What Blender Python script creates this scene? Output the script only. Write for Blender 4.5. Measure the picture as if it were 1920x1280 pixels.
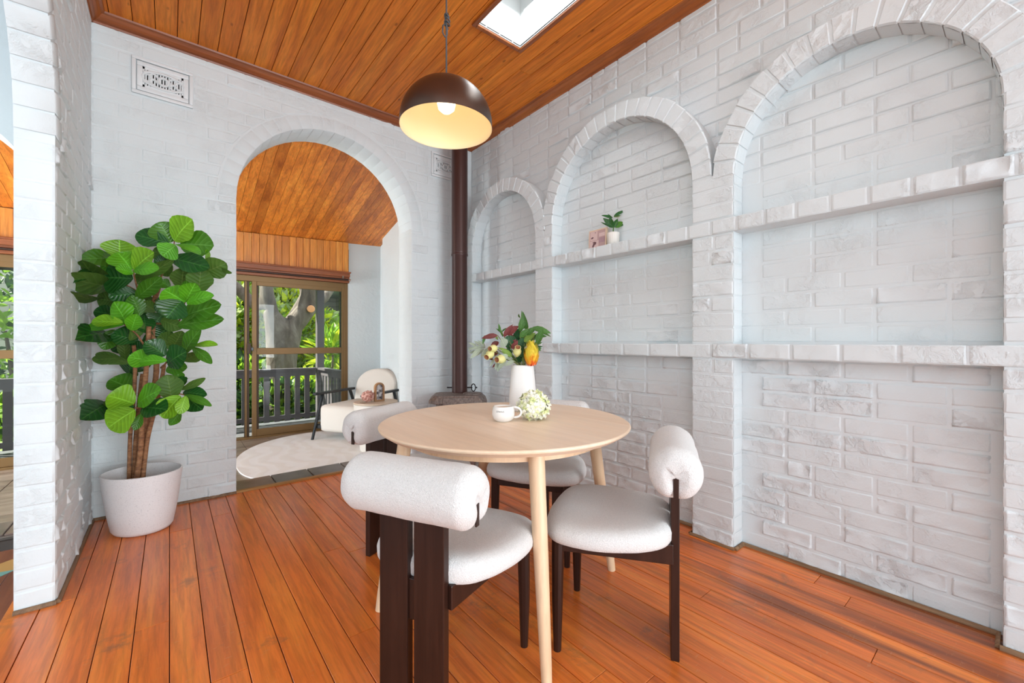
import bpy, bmesh, math, random
from mathutils import Vector, Matrix, noise

for o in list(bpy.data.objects):
    bpy.data.objects.remove(o, do_unlink=True)
SC = bpy.context.scene
COL = SC.collection
PI = math.pi
rnd = random.Random(7)

# ------------------------------------------------------------------ camera
FPX = 786.0
TH = math.atan(642 / 786.0)
CAMZ = 1.15
cam = bpy.data.cameras.new('camera')
cam.lens = FPX / 1920 * 36
cam.sensor_width = 36
cam.clip_start = 0.05
cam.clip_end = 200
cob = bpy.data.objects.new('camera', cam)
COL.objects.link(cob)
cob.location = (0, 0, CAMZ)
cob.rotation_euler = (PI / 2, 0, -TH)
SC.camera = cob

# ------------------------------------------------------------------ world, sun, lights, exposure
W = bpy.data.worlds.new('world')
SC.world = W
W.use_nodes = True
bg = W.node_tree.nodes['Background']
bg.inputs[0].default_value = (0.86, 0.93, 1.0, 1)
bg.inputs[1].default_value = 1.6

def light(name, kind, loc, rot, energy, color=(1, 1, 1), **kw):
    l = bpy.data.lights.new(name, kind)
    l.energy = energy
    l.color = color
    for k, v in kw.items():
        setattr(l, k, v)
    o = bpy.data.objects.new(name, l)
    COL.objects.link(o)
    o.location = loc
    o.rotation_euler = rot
    return o

light('sun', 'SUN', (-6, 14, 12), (math.radians(-22), math.radians(-38), 0), 14.0, (1.0, 0.95, 0.84), angle=math.radians(1.2))
# daylight of the skylight, then three added fill lights without a seen source
light('skylight_daylight', 'AREA', (1.765, 1.52, 3.50), (0, 0, 0), 9, (0.90, 0.965, 1.0), shape='RECTANGLE', size=0.36, size_y=1.45)
light('front_fill', 'AREA', (2.1, -6.0, 1.3), (math.radians(97), 0, math.radians(8)), 350, (0.90, 0.97, 1.0), shape='RECTANGLE', size=5.0, size_y=2.6)  # added fill far behind the camera, brightens the room evenly
light('side_fill', 'AREA', (-5.0, -2.6, 1.4), (math.radians(95), 0, math.radians(-58)), 12, (0.90, 0.97, 1.0), shape='RECTANGLE', size=5.0, size_y=2.6)  # added fill from behind left, spreads the light directions
light('sunroom_fill', 'AREA', (-3.9, 5.2, 1.3), (math.radians(96), 0, math.radians(-90)), 170, (0.92, 0.97, 1.0), shape='RECTANGLE', size=1.9, size_y=2.2)  # added fill at the unseen end, brightens the sunroom

SC.view_settings.view_transform = 'Standard'
SC.view_settings.look = 'None'
SC.view_settings.gamma = 1
SC.view_settings.use_curve_mapping = False
SC.view_settings.exposure = 0.33

# ------------------------------------------------------------------ helpers
FX, FY_ = math.sin(TH), math.cos(TH)
def ray(px, py):
    u = (px - 960) / FPX
    return Vector((FX + FY_ * u, FY_ - FX * u, -(py - 640) / FPX))
def at_d(px, py, d):
    r = ray(px, py)
    return Vector((r.x * d, r.y * d, CAMZ + r.z * d))
def at_y(px, py, y):
    r = ray(px, py)
    t = y / r.y
    return Vector((r.x * t, y, CAMZ + r.z * t))

class MB:
    """collects geometry for ONE mesh"""
    def __init__(s):
        s.v = []; s.f = []; s.uv = None
    def add(s, vs, fs):
        b = len(s.v)
        s.v += [tuple(v) for v in vs]
        s.f += [tuple(i + b for i in f) for f in fs]
        return s
    def box(s, x0, y0, z0, x1, y1, z1, M=None):
        vs = [Vector(p) for p in ((x0,y0,z0),(x1,y0,z0),(x1,y1,z0),(x0,y1,z0),(x0,y0,z1),(x1,y0,z1),(x1,y1,z1),(x0,y1,z1))]
        if M: vs = [M @ v for v in vs]
        return s.add(vs, [(0,3,2,1),(4,5,6,7),(0,1,5,4),(1,2,6,5),(2,3,7,6),(3,0,4,7)])
    def prism(s, pts, h0, h1, fn):
        """polygon pts (2d) extruded h0..h1 ; fn(a,b,h)->xyz"""
        n = len(pts)
        vs = [fn(a, b, h0) for a, b in pts] + [fn(a, b, h1) for a, b in pts]
        fs = [tuple(range(n - 1, -1, -1)), tuple(range(n, 2 * n))]
        fs += [(i, (i + 1) % n, n + (i + 1) % n, n + i) for i in range(n)]
        return s.add(vs, fs)
    def tube(s, pts, rad, n=10, cap=True, flat=1.0):
        pts = [Vector(p) for p in pts]
        if not isinstance(rad, (list, tuple)): rad = [rad] * len(pts)
        up = None; rings = []
        for i, p in enumerate(pts):
            if i == 0: t = pts[1] - p
            elif i == len(pts) - 1: t = p - pts[i - 1]
            else: t = pts[i + 1] - pts[i - 1]
            t.normalize()
            if up is None:
                up = Vector((0, 0, 1)) if abs(t.z) < .9 else Vector((1, 0, 0))
            a = t.cross(up).normalized(); b = a.cross(t).normalized(); up = b
            rings.append([p + (a * math.cos(2*PI*k/n) + b * flat * math.sin(2*PI*k/n)) * rad[i] for k in range(n)])
        vs = [v for r in rings for v in r]; fs = []
        for i in range(len(rings) - 1):
            for k in range(n):
                fs.append((i*n+k, i*n+(k+1)%n, (i+1)*n+(k+1)%n, (i+1)*n+k))
        if cap:
            fs.append(tuple(range(n - 1, -1, -1))); fs.append(tuple((len(rings)-1)*n + k for k in range(n)))
        return s.add(vs, fs)
    def lathe(s, prof, c=(0,0,0), n=40, sx=1, sy=1, wob=None):
        c = Vector(c); vs = []; fs = []; idx = []
        for (r, z) in prof:
            if r < 1e-6:
                idx.append([len(vs)]); vs.append(c + Vector((0, 0, z)))
            else:
                row = []
                for k in range(n):
                    a = 2*PI*k/n
                    rr = r * (wob(a, z) if wob else 1)
                    row.append(len(vs)); vs.append(c + Vector((rr*sx*math.cos(a), rr*sy*math.sin(a), z)))
                idx.append(row)
        for i in range(len(idx) - 1):
            A, B = idx[i], idx[i+1]
            for k in range(n):
                k2 = (k+1) % n
                if len(A) == 1 and len(B) == 1: continue
                if len(A) == 1: fs.append((A[0], B[k2], B[k]))
                elif len(B) == 1: fs.append((A[k], A[k2], B[0]))
                else: fs.append((A[k], A[k2], B[k2], B[k]))
        return s.add(vs, fs)
    def mesh(s, name, mat, smooth=False, bevel=0, M=None, seg=2):
        me = bpy.data.meshes.new(name)
        me.from_pydata(s.v, [], s.f)
        if M: me.transform(M)
        if bevel:
            bm = bmesh.new(); bm.from_mesh(me)
            bmesh.ops.recalc_face_normals(bm, faces=bm.faces)
            es = [e for e in bm.edges if len(e.link_faces) == 2 and e.calc_face_angle(0) > .6]
            bmesh.ops.bevel(bm, geom=es, offset=bevel, segments=seg, profile=.5, affect='EDGES', clamp_overlap=True)
            bm.to_mesh(me); bm.free()
        else:
            bm = bmesh.new(); bm.from_mesh(me)
            bmesh.ops.recalc_face_normals(bm, faces=bm.faces)
            bm.to_mesh(me); bm.free()
        if mat: me.materials.append(mat)
        if smooth:
            me.polygons.foreach_set('use_smooth', [True] * len(me.polygons))
            if smooth != True:
                try: me.set_sharp_from_angle(angle=smooth)
                except Exception: pass
        me.update()
        return me

def link(name, me, parent=None, loc=None, rot=None, scale=None, label=None, cat=None, group=None, kind=None):
    o = bpy.data.objects.new(name, me)
    COL.objects.link(o)
    if loc is not None: o.location = loc
    if rot is not None: o.rotation_euler = rot if isinstance(rot, (tuple, list)) else (0, 0, rot)
    if scale is not None: o.scale = scale
    if parent is not None: o.parent = parent
    if label: o['label'] = label
    if cat: o['category'] = cat
    if group: o['group'] = group
    if kind: o['kind'] = kind
    return o
def part(name, mb, mat, parent, smooth=False, bevel=0, **kw):
    return link(name, mb.mesh(name, mat, smooth, bevel), parent, **kw)
def thing(name, label, cat, loc=(0,0,0), rz=0, group=None):
    return link(name, None, None, loc, rz, None, label, cat, group)
def copy_tree(o, parent=None):
    c = o.copy(); COL.objects.link(c)
    if parent is not None: c.parent = parent
    for ch in list(o.children): copy_tree(ch, c)
    return c
SH = math.radians(35)

# ------------------------------------------------------------------ materials
def mat(name, color=(.8,.8,.8), rough=.5, metal=0, spec=.5, emit=None, estr=0):
    m = bpy.data.materials.new(name); m.use_nodes = True
    b = m.node_tree.nodes['Principled BSDF']
    b.inputs['Base Color'].default_value = (*color, 1)
    b.inputs['Roughness'].default_value = rough
    b.inputs['Metallic'].default_value = metal
    b.inputs['Specular IOR Level'].default_value = spec
    if emit:
        b.inputs['Emission Color'].default_value = (*emit, 1)
        b.inputs['Emission Strength'].default_value = estr
    return m
def N(m, t, **kw):
    n = m.node_tree.nodes.new(t)
    for k, v in kw.items(): setattr(n, k, v)
    return n
def L(m, a, b): m.node_tree.links.new(a, b)
def BS(m): return m.node_tree.nodes['Principled BSDF']
def coords(m, kind='pos', scale=(1,1,1)):
    if kind == 'pos': src = N(m, 'ShaderNodeNewGeometry').outputs['Position']
    elif kind == 'uv': src = N(m, 'ShaderNodeUVMap').outputs[0]
    else: src = N(m, 'ShaderNodeTexCoord').outputs['Object']
    mp = N(m, 'ShaderNodeMapping'); mp.inputs['Scale'].default_value = scale
    L(m, src, mp.inputs[0]); return mp.outputs[0]
def noise_n(m, vec, scale, detail=4, rough=.55, dist=0):
    n = N(m, 'ShaderNodeTexNoise'); n.inputs['Scale'].default_value = scale
    n.inputs['Detail'].default_value = detail; n.inputs['Roughness'].default_value = rough
    n.inputs['Distortion'].default_value = dist
    L(m, vec, n.inputs['Vector']); return n.outputs[0]
def ramp(m, fac, stops):
    r = N(m, 'ShaderNodeValToRGB'); e = r.color_ramp.elements
    e[0].position, e[0].color = stops[0][0], (*stops[0][1], 1)
    e[1].position, e[1].color = stops[-1][0], (*stops[-1][1], 1)
    for p, c in stops[1:-1]:
        x = e.new(p); x.color = (*c, 1)
    L(m, fac, r.inputs[0]); return r.outputs[0]
def mix(m, fac, a, b, mode='MIX'):
    x = N(m, 'ShaderNodeMix', data_type='RGBA', blend_type=mode)
    if isinstance(fac, (int, float)): x.inputs[0].default_value = fac
    else: L(m, fac, x.inputs[0])
    for s, v in ((6, a), (7, b)):
        if isinstance(v, tuple): x.inputs[s].default_value = (*v, 1)
        else: L(m, v, x.inputs[s])
    return x.outputs[2]
def math_n(m, op, a, b=0.0, c=None, clamp=False):
    x = N(m, 'ShaderNodeMath', operation=op, use_clamp=clamp)
    for i, v in enumerate((a, b, c)):
        if v is None: continue
        if isinstance(v, (int, float)): x.inputs[i].default_value = v
        else: L(m, v, x.inputs[i])
    return x.outputs[0]
def bump(m, h, strength, dist=.01, prev=None):
    b = N(m, 'ShaderNodeBump'); b.inputs['Strength'].default_value = strength
    b.inputs['Distance'].default_value = dist
    L(m, h, b.inputs['Height'])
    if prev is not None: L(m, prev, b.inputs['Normal'])
    return b.outputs[0]

def painted_brick(name, col=(.718,.783,.803), rough=.55, amt=1.0):
    m = mat(name, col, rough, spec=.35)
    p = coords(m)
    fine = noise_n(m, p, 120, 5, .6)
    mid = noise_n(m, p, 22, 8, .66, .4)
    mask = ramp(m, noise_n(m, p, 4.0, 2), [(.42, (0,0,0)), (.62, (1,1,1))])
    pit = ramp(m, mid, [(.40, (0,0,0)), (.56, (1,1,1))])
    h = math_n(m, 'MULTIPLY', pit, mask)
    b1 = bump(m, fine, .16 * amt, .004)
    b2 = bump(m, h, .38 * amt, .005, b1)
    L(m, b2, BS(m).inputs['Normal'])
    tone = ramp(m, noise_n(m, p, 1.3, 3), [(.3, tuple(c*.965 for c in col)), (.7, col)])
    L(m, tone, BS(m).inputs['Base Color'])
    return m
M_brick = painted_brick('white_painted_brick', amt=1.35)
M_rough = painted_brick('white_painted_rockface', (.725,.785,.805), .55, 1.9)
M_mortar = painted_brick('white_painted_mortar', (.715,.778,.798), .6, .8)
M_plaster = mat('white_plaster', (.745,.785,.80), .6)

def wood(name, cols, axis='y', scale=1.0, rough=.35, bump_s=.1, coat=0, streak=True, rand_amt=1.0, knots=False, stain=None, grain=1.0, spec=.5):
    m = mat(name, cols[0], rough, spec=spec)
    inf = N(m, 'ShaderNodeObjectInfo')
    geo = N(m, 'ShaderNodeNewGeometry')
    off = N(m, 'ShaderNodeVectorMath', operation='SCALE'); off.inputs[0].default_value = (37.1, 11.7, 23.3)
    L(m, inf.outputs['Random'], off.inputs['Scale'])
    add = N(m, 'ShaderNodeVectorMath', operation='ADD')
    L(m, geo.outputs['Position'] if axis != 'obj' else N(m, 'ShaderNodeTexCoord').outputs['Object'], add.inputs[0]); L(m, off.outputs[0], add.inputs[1])
    st = {'y': (14,.9,14), 'x': (.9,14,14), 'z': (14,14,.9), 'obj': (.9,14,14)}[axis]
    mp = N(m, 'ShaderNodeMapping'); mp.inputs['Scale'].default_value = tuple(s*scale for s in st)
    L(m, add.outputs[0], mp.inputs[0])
    g1 = noise_n(m, mp.outputs[0], 1.0, 5, .6, .6)
    g2 = noise_n(m, mp.outputs[0], 5.0, 4, .65, .3)
    base = ramp(m, g1, [(.30, cols[1]), (.5, cols[0]), (.70, cols[2])])
    fine = ramp(m, g2, [(.35, (1-.28*grain,)*3), (.6, (1.0,1.0,1.0))])
    c = mix(m, 1.0, base, fine, 'MULTIPLY')
    per = ramp(m, inf.outputs['Random'], [(0, tuple(1 - rand_amt*v for v in (.26,.30,.34))), (.5, (1,1,1)), (1, tuple(1 + rand_amt*v for v in (.12,.16,.06)))])
    c = mix(m, 1.0, c, per, 'MULTIPLY')
    if knots:
        kv = N(m, 'ShaderNodeMapping'); kv.inputs['Scale'].default_value = (9, 4, 9) if axis == 'y' else (9, 9, 4)
        L(m, add.outputs[0], kv.inputs[0])
        vo = N(m, 'ShaderNodeTexVoronoi'); vo.inputs['Scale'].default_value = 1.0; L(m, kv.outputs[0], vo.inputs['Vector'])
        kk = ramp(m, vo.outputs['Distance'], [(.03, (.35,.28,.25)), (.10, (1,1,1))])
        c = mix(m, .8, c, kk, 'MULTIPLY')
    if stain:
        c = stain(m, c, geo.outputs['Position'])
    L(m, c, BS(m).inputs['Base Color'])
    L(m, bump(m, g2, bump_s, .002), BS(m).inputs['Normal'])
    if coat:
        BS(m).inputs['Coat Weight'].default_value = coat
        BS(m).inputs['Coat Roughness'].default_value = .18
    return m
def floor_stain(m, c, pos):
    mp = N(m, 'ShaderNodeMapping'); mp.inputs['Scale'].default_value = (9, .55, 1); L(m, pos, mp.inputs[0])
    s = noise_n(m, mp.outputs[0], 1.0, 5, .6, .5)
    sep = N(m, 'ShaderNodeSeparateXYZ'); L(m, pos, sep.inputs[0])
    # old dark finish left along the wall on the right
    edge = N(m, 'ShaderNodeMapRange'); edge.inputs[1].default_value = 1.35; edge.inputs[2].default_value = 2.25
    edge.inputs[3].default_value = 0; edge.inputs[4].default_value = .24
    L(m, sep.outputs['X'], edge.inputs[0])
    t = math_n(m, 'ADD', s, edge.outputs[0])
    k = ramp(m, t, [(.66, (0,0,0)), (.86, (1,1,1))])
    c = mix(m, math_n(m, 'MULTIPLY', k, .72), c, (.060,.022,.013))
    # worn grey patches
    g = noise_n(m, pos, 3.1, 6, .72, .3)
    kg = ramp(m, g, [(.585, (0,0,0)), (.68, (1,1,1))])
    c = mix(m, math_n(m, 'MULTIPLY', kg, .5), c, (.16,.10,.06))
    # small pale scuffs
    mp2 = N(m, 'ShaderNodeMapping'); mp2.inputs['Scale'].default_value = (10, 34, 1); mp2.inputs['Rotation'].default_value = (0,0,.5); L(m, pos, mp2.inputs[0])
    w = noise_n(m, mp2.outputs[0], 2.2, 3, .6)
    kw = ramp(m, w, [(.63, (0,0,0)), (.67, (1,1,1))])
    c = mix(m, math_n(m, 'MULTIPLY', kw, .2), c, (.62,.36,.20))
    return c
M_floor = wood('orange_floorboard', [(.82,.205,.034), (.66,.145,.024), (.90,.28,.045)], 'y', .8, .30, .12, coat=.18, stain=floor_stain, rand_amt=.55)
M_floor_red = wood('red_floorboard', [(.20,.045,.024), (.14,.03,.018), (.25,.07,.03)], 'y', .8, .35, .1, rand_amt=.5)
M_ceil = wood('ceiling_board', [(.80,.235,.026), (.64,.165,.018), (.92,.31,.038)], 'y', .9, .5, .08, knots=True, rand_amt=.45, spec=.25)
M_ceil2 = wood('sunroom_ceiling_board', [(.80,.24,.035), (.50,.13,.022), (.95,.35,.06)], 'y', .9, .4, .08, rand_amt=1.2)
M_band = wood('band_board', [(.72,.26,.040), (.52,.16,.026), (.85,.37,.075)], 'z', .9, .35, .08, rand_amt=.8)
M_cornice = wood('cornice_wood', [(.30,.085,.026), (.22,.06,.018), (.36,.11,.033)], 'x', 1.0, .4, .1, rand_amt=.2)
M_cornice_y = wood('cornice_wood_side', [(.38,.11,.026), (.28,.075,.018), (.46,.15,.033)], 'y', 1.0, .35, .1, rand_amt=.2)
M_quad = wood('raw_moulding', [(.26,.15,.075), (.14,.075,.04), (.38,.24,.13)], 'y', 1.5, .6, .2, rand_amt=.3)
M_table = wood('pale_table_wood', [(.86,.67,.49), (.80,.60,.42), (.90,.73,.56)], 'y', .5, .42, .03, rand_amt=0, grain=.25, spec=.4)
M_tleg = wood('pale_leg_wood', [(.78,.56,.36), (.70,.48,.29), (.84,.63,.43)], 'z', .8, .42, .05, rand_amt=.1, grain=.4)
M_dark = wood('dark_stained_wood', [(.030,.011,.007), (.020,.007,.004), (.042,.016,.010)], 'z', .8, .34, .04, rand_amt=.1, spec=.35)
M_black = mat('black_stained_wood', (.012,.014,.017), .25)
M_gap = mat('dark_gap', (.02,.012,.008), .9)
M_frame = mat('bronze_aluminium', (.20,.115,.042), .42, .35)
M_frame_d = mat('dark_bronze_aluminium', (.060,.038,.022), .5, .3)
M_white = mat('white_gloss_paint', (.75,.80,.82), .4)
M_shaft = mat('skylight_shaft_paint', (.62,.63,.62), .5)

M_boucle = mat('white_boucle', (.80,.785,.765), .95, spec=.15)
_p = coords(M_boucle, 'obj')
_v = N(M_boucle, 'ShaderNodeTexVoronoi'); _v.inputs['Scale'].default_value = 300; L(M_boucle, _p, _v.inputs['Vector'])
_n = noise_n(M_boucle, _p, 230, 4, .7, .6)
_b = bump(M_boucle, _v.outputs['Distance'], .4, .004)
L(M_boucle, bump(M_boucle, _n, .5, .004, _b), BS(M_boucle).inputs['Normal'])
L(M_boucle, ramp(M_boucle, _n, [(.3, (.61,.61,.60)), (.6, (.745,.74,.73))]), BS(M_boucle).inputs['Base Color'])
BS(M_boucle).inputs['Sheen Weight'].default_value = .3

M_linen = mat('cream_linen', (.72,.68,.62), .9, spec=.2)
L(M_linen, bump(M_linen, noise_n(M_linen, coords(M_linen, 'obj', (1,1,.3)), 160, 3), .3, .003), BS(M_linen).inputs['Normal'])
M_rug = mat('cream_rug', (.72,.70,.66), .95, spec=.1)
_p = coords(M_rug, 'pos', (1, 1.8, 1))
_w = N(M_rug, 'ShaderNodeTexWave'); _w.inputs['Scale'].default_value = 1.6; _w.inputs['Distortion'].default_value = 11; _w.inputs['Detail'].default_value = 2; _w.inputs['Detail Scale'].default_value = .8
L(M_rug, _p, _w.inputs['Vector'])
L(M_rug, ramp(M_rug, _w.outputs['Fac'], [(.35, (.82,.83,.83)), (.65, (.79,.79,.775))]), BS(M_rug).inputs['Base Color'])
L(M_rug, bump(M_rug, _w.outputs['Fac'], .2, .008), BS(M_rug).inputs['Normal'])

M_tile = mat('slate_tile', (.13,.10,.09), .30)
_n = noise_n(M_tile, coords(M_tile), 6, 5, .6)
_oi = N(M_tile, 'ShaderNodeObjectInfo')
_c = ramp(M_tile, _n, [(.3, (.10,.085,.08)), (.7, (.20,.165,.15))])
L(M_tile, mix(M_tile, 1.0, _c, ramp(M_tile, _oi.outputs['Random'], [(0, (.7,.8,.9)), (1, (1.5,1.15,.95))]), 'MULTIPLY'), BS(M_tile).inputs['Base Color'])
L(M_tile, bump(M_tile, _n, .2, .004), BS(M_tile).inputs['Normal'])
M_stone = mat('stone_floor_tile', (.24,.19,.15), .35)
_n = noise_n(M_stone, coords(M_stone, 'pos', (.7,3,1)), 3, 5, .65)
L(M_stone, ramp(M_stone, _n, [(.3, (.13,.10,.08)), (.5, (.26,.20,.15)), (.7, (.38,.31,.25))]), BS(M_stone).inputs['Base Color'])

def glass_mat(name, tint=(.96,.98,.975), refl=.016):
    m = bpy.data.materials.new(name); m.use_nodes = True; nt = m.node_tree; nt.nodes.clear()
    o = nt.nodes.new('ShaderNodeOutputMaterial'); mx = nt.nodes.new('ShaderNodeMixShader')
    t = nt.nodes.new('ShaderNodeBsdfTransparent'); t.inputs[0].default_value = (*tint, 1)
    g = nt.nodes.new('ShaderNodeBsdfGlossy'); g.inputs['Roughness'].default_value = .01
    fr = nt.nodes.new('ShaderNodeFresnel'); fr.inputs[0].default_value = 1.5
    ad = nt.nodes.new('ShaderNodeMath'); ad.operation = 'ADD'; ad.inputs[1].default_value = refl - .04; ad.use_clamp = True
    nt.links.new(fr.outputs[0], ad.inputs[0]); nt.links.new(ad.outputs[0], mx.inputs[0])
    nt.links.new(t.outputs[0], mx.inputs[1]); nt.links.new(g.outputs[0], mx.inputs[2]); nt.links.new(mx.outputs[0], o.inputs[0])
    return m
M_glass = glass_mat('window_glass')

# ------------------------------------------------------------------ brick kit
CH = 0.0878          # course height
JT = 0.011           # joint
BL = 0.24            # stretcher pitch
def brick_mesh(w, h, proud, amp, seed, nx, nz, m):
    r = random.Random(seed)
    e = min(.007, w*.2)
    xs = [0, e] + [e + (w-2*e)*i/nx for i in range(1, nx)] + [w-e, w]
    zs = [0, .006] + [.006 + (h-.012)*i/nz for i in range(1, nz)] + [h-.006, h]
    if amp > .003:
        xs = xs[:2] + [e+.004] + xs[2:-2] + [w-e-.004] + xs[-2:]
        zs = zs[:2] + [.010] + zs[2:-2] + [h-.010] + zs[-2:]
    mb = MB(); vs = []
    for j, z in enumerate(zs):
        for i, x in enumerate(xs):
            edge = i in (0, len(xs)-1) or j in (0, len(zs)-1)
            y = .001 if edge else -proud - amp*(1.6*noise.noise(Vector((x*16+seed*.37, z*30, seed*.11))) + .7*noise.noise(Vector((x*55+seed*.37, z*80, 3.3))))
            jx = 0 if edge else r.uniform(-1, 1) * min(.0025, amp)
            vs.append((x - w/2 + jx + (r.uniform(-.0012,.0012) if edge else 0), y, z + (r.uniform(-.0012,.0012) if edge else jx*.5)))
    W_ = len(xs); fs = []
    for j in range(len(zs)-1):
        for i in range(W_-1):
            a = j*W_+i; fs.append((a, a+1, a+W_+1, a+W_))
    mb.add(vs, fs)
    me = bpy.data.meshes.new('brick'); me.from_pydata(mb.v, [], mb.f)
    me.materials.append(m)
    for p in me.polygons:
        i, j = p.index % (W_-1), p.index // (W_-1)
        p.use_smooth = amp > .0025 or i in (0, W_-2) or j in (0, len(zs)-2)
    return me
BH = CH - JT
SM = {}
def get_brick(w, style):
    """style 0 smooth 1 weathered 2 rockface ; shared meshes"""
    cls = .229 if w > .19 else (.17 if w > .145 else (.11 if w > .08 else .06))
    k = rnd.randrange(5)
    key = (cls, style, k)
    if key not in SM:
        proud, amp, nx, nz = ((.0030,.0004,1,1), (.0042,.0016,5,2), (.0062,.0072,8,3))[style]
        SM[key] = brick_mesh(cls, BH, proud, amp, hash(key) % 9999 if False else cls*1000+style*77+k*13, nx, nz, M_rough if style == 2 else M_brick)
    return SM[key], w / cls
def style_pick(z, lowrough=.6, hi=.26):
    p2 = lowrough if z < 1.0 else hi * .35
    p1 = .25 if z < 1.0 else hi
    r = rnd.random()
    return 2 if r < p2 else (1 if r < p2 + p1 else 0)
def lay_course(parent, fn, a0, a1, zc, rot, start, pitch=BL, lowrough=.6, hi=.25):
    """fn(a)->(x,y) of wall plane; bricks from a0 to a1 along wall"""
    a = a0 - start
    while a < a1 - .02:
        w0 = max(a, a0); w1 = min(a + pitch, a1)
        if rnd.random() < .06 and pitch > .2: w1 = min(a + pitch*.5, a1)
        w = w1 - w0 - JT
        if w > .025:
            st = style_pick(zc, lowrough, hi)
            me, sx = get_brick(w, st)
            x, y = fn((w0 + w1)/2)
            par = parent(( w0+w1)/2, zc) if callable(parent) else parent
            if par is not None:
                link('brick', me, par, (x, y, zc + JT/2 + rnd.uniform(-.0008,.0008)), (0, rnd.uniform(-.003,.003), rot), (sx, 1, 1))
        a = w1

NIC = [(2.642, 3.601, 2.07), (1.257, 2.436, 2.10), (0.053, 1.019, 2.07)]     # niches of the right wall y0,y1,spring
XW, XF = 2.53, 2.41
ZC = 3.26
YB = 3.79; YBB = 4.075
XL = -.39; XLL = -.51
SF = -.107          # sunroom floor
YS = 6.32           # sunroom far wall

# ------------------------------------------------------------------ right wall
wr = link('wall_right', MB().box(XW, -2.2, -.1, XW+.2, YS, 3.6).mesh('wall_right', M_mortar), kind='structure')
niche_back = []
for i, (y0, y1, sp) in enumerate(NIC):
    nb = link('trim_%d' % (i+1), MB().box(XW-.003, y0-.1, 0, XW+.001, y1+.1, sp+.02).mesh('niche_back', M_mortar), kind='structure',
              label=('brick back of the narrow arched niche in the far corner', 'brick back of the wide middle arched niche holding the small plant', 'brick back of the large arched niche nearest the camera')[i])
    niche_back.append(nb)
def rw_parent(y, z):
    for (y0, y1, sp), nb in zip(NIC, niche_back):
        if y0 - .02 < y < y1 + .02 and z < sp + (y1-y0)/2 + .05: 
            return nb
    # hidden behind pilasters
    if z < 2.0 and y > -.3: return None
    if y < -.35 or z > ZC - .03: return None
    # not in view: the upper wall beyond the frame's corner
    if z > 1.3 and y < 1.0:
        p = z - CAMZ
        d = FX*XW + FY_*y
        if 640 - FPX*p/d < -60: return None
    return wr
for k in range(37):
    lay_course(rw_parent, lambda y: (XW-.003, y), -.35, YB-.01, k*CH, -PI/2, (k % 2)*.12 + .05, lowrough=.72)
# pilasters, arch rings and shelves: trims with their own bricks
TR = [4]
def trim(me, label):
    o = link('trim_%d' % TR[0], me, kind='structure', label=label); TR[0] += 1
    return o
RW = .118
pil = [(3.601, 3.785, 'corner'), (2.436, 2.642, 'n'), (1.019, 1.257, 'm'), (-.19, .053, 'r')]
plabels = ['narrow painted brick pilaster in the far corner behind the flue', 'painted brick pilaster between the corner niche and the middle niche',
           'painted brick pilaster between the middle niche and the large niche', 'painted brick pilaster at the right edge of the room']
def side_bricks(par, x0, x1, y, z0, sgn):
    # bricks on a reveal (plane y, facing sgn*Y)
    me, sx = get_brick(x1 - x0 - .004, 1 if rnd.random() < .2 else 0)
    link('reveal_brick', me, par, ((x0+x1)/2, y, z0 + JT/2), (0, 0, PI if sgn > 0 else 0), (sx, .45, 1))
for (y0, y1, t), lb in zip(pil, plabels):
    sp = 2.10 if t in 'nm' else 2.07
    P = trim(MB().box(XF+.004, y0+.003, 0, XW, y1-.003, sp - .001).mesh('pilaster', M_mortar), lb)
    k = 0
    while (k+1)*CH < sp + .04:
        z = k*CH
        two = rnd.random() < .22 or t == 'corner'
        if two:
            mid = (y0+y1)/2 + rnd.uniform(-.02,.02)
            lay_course(P, lambda y: (XF+.004, y), y0-.004, mid, z, -PI/2, 0, 9, .35, .35)
            lay_course(P, lambda y: (XF+.004, y), mid, y1+.004, z, -PI/2, 0, 9, .35, .35)
        else:
            lay_course(P, lambda y: (XF+.004, y), y0-.004, y1+.004, z, -PI/2, 0, 9, .35, .4)
        if t != 'corner': side_bricks(P, XF+.006, XW-.004, y1-.001, z, 1)
        if t != 'r' or True: side_bricks(P, XF+.006, XW-.004, y0+.001, z, -1)
        k += 1
rl = ['ring of bricks on end arching over the corner niche', 'ring of bricks on end arching over the middle niche', 'ring of bricks on end arching over the large niche']
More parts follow.
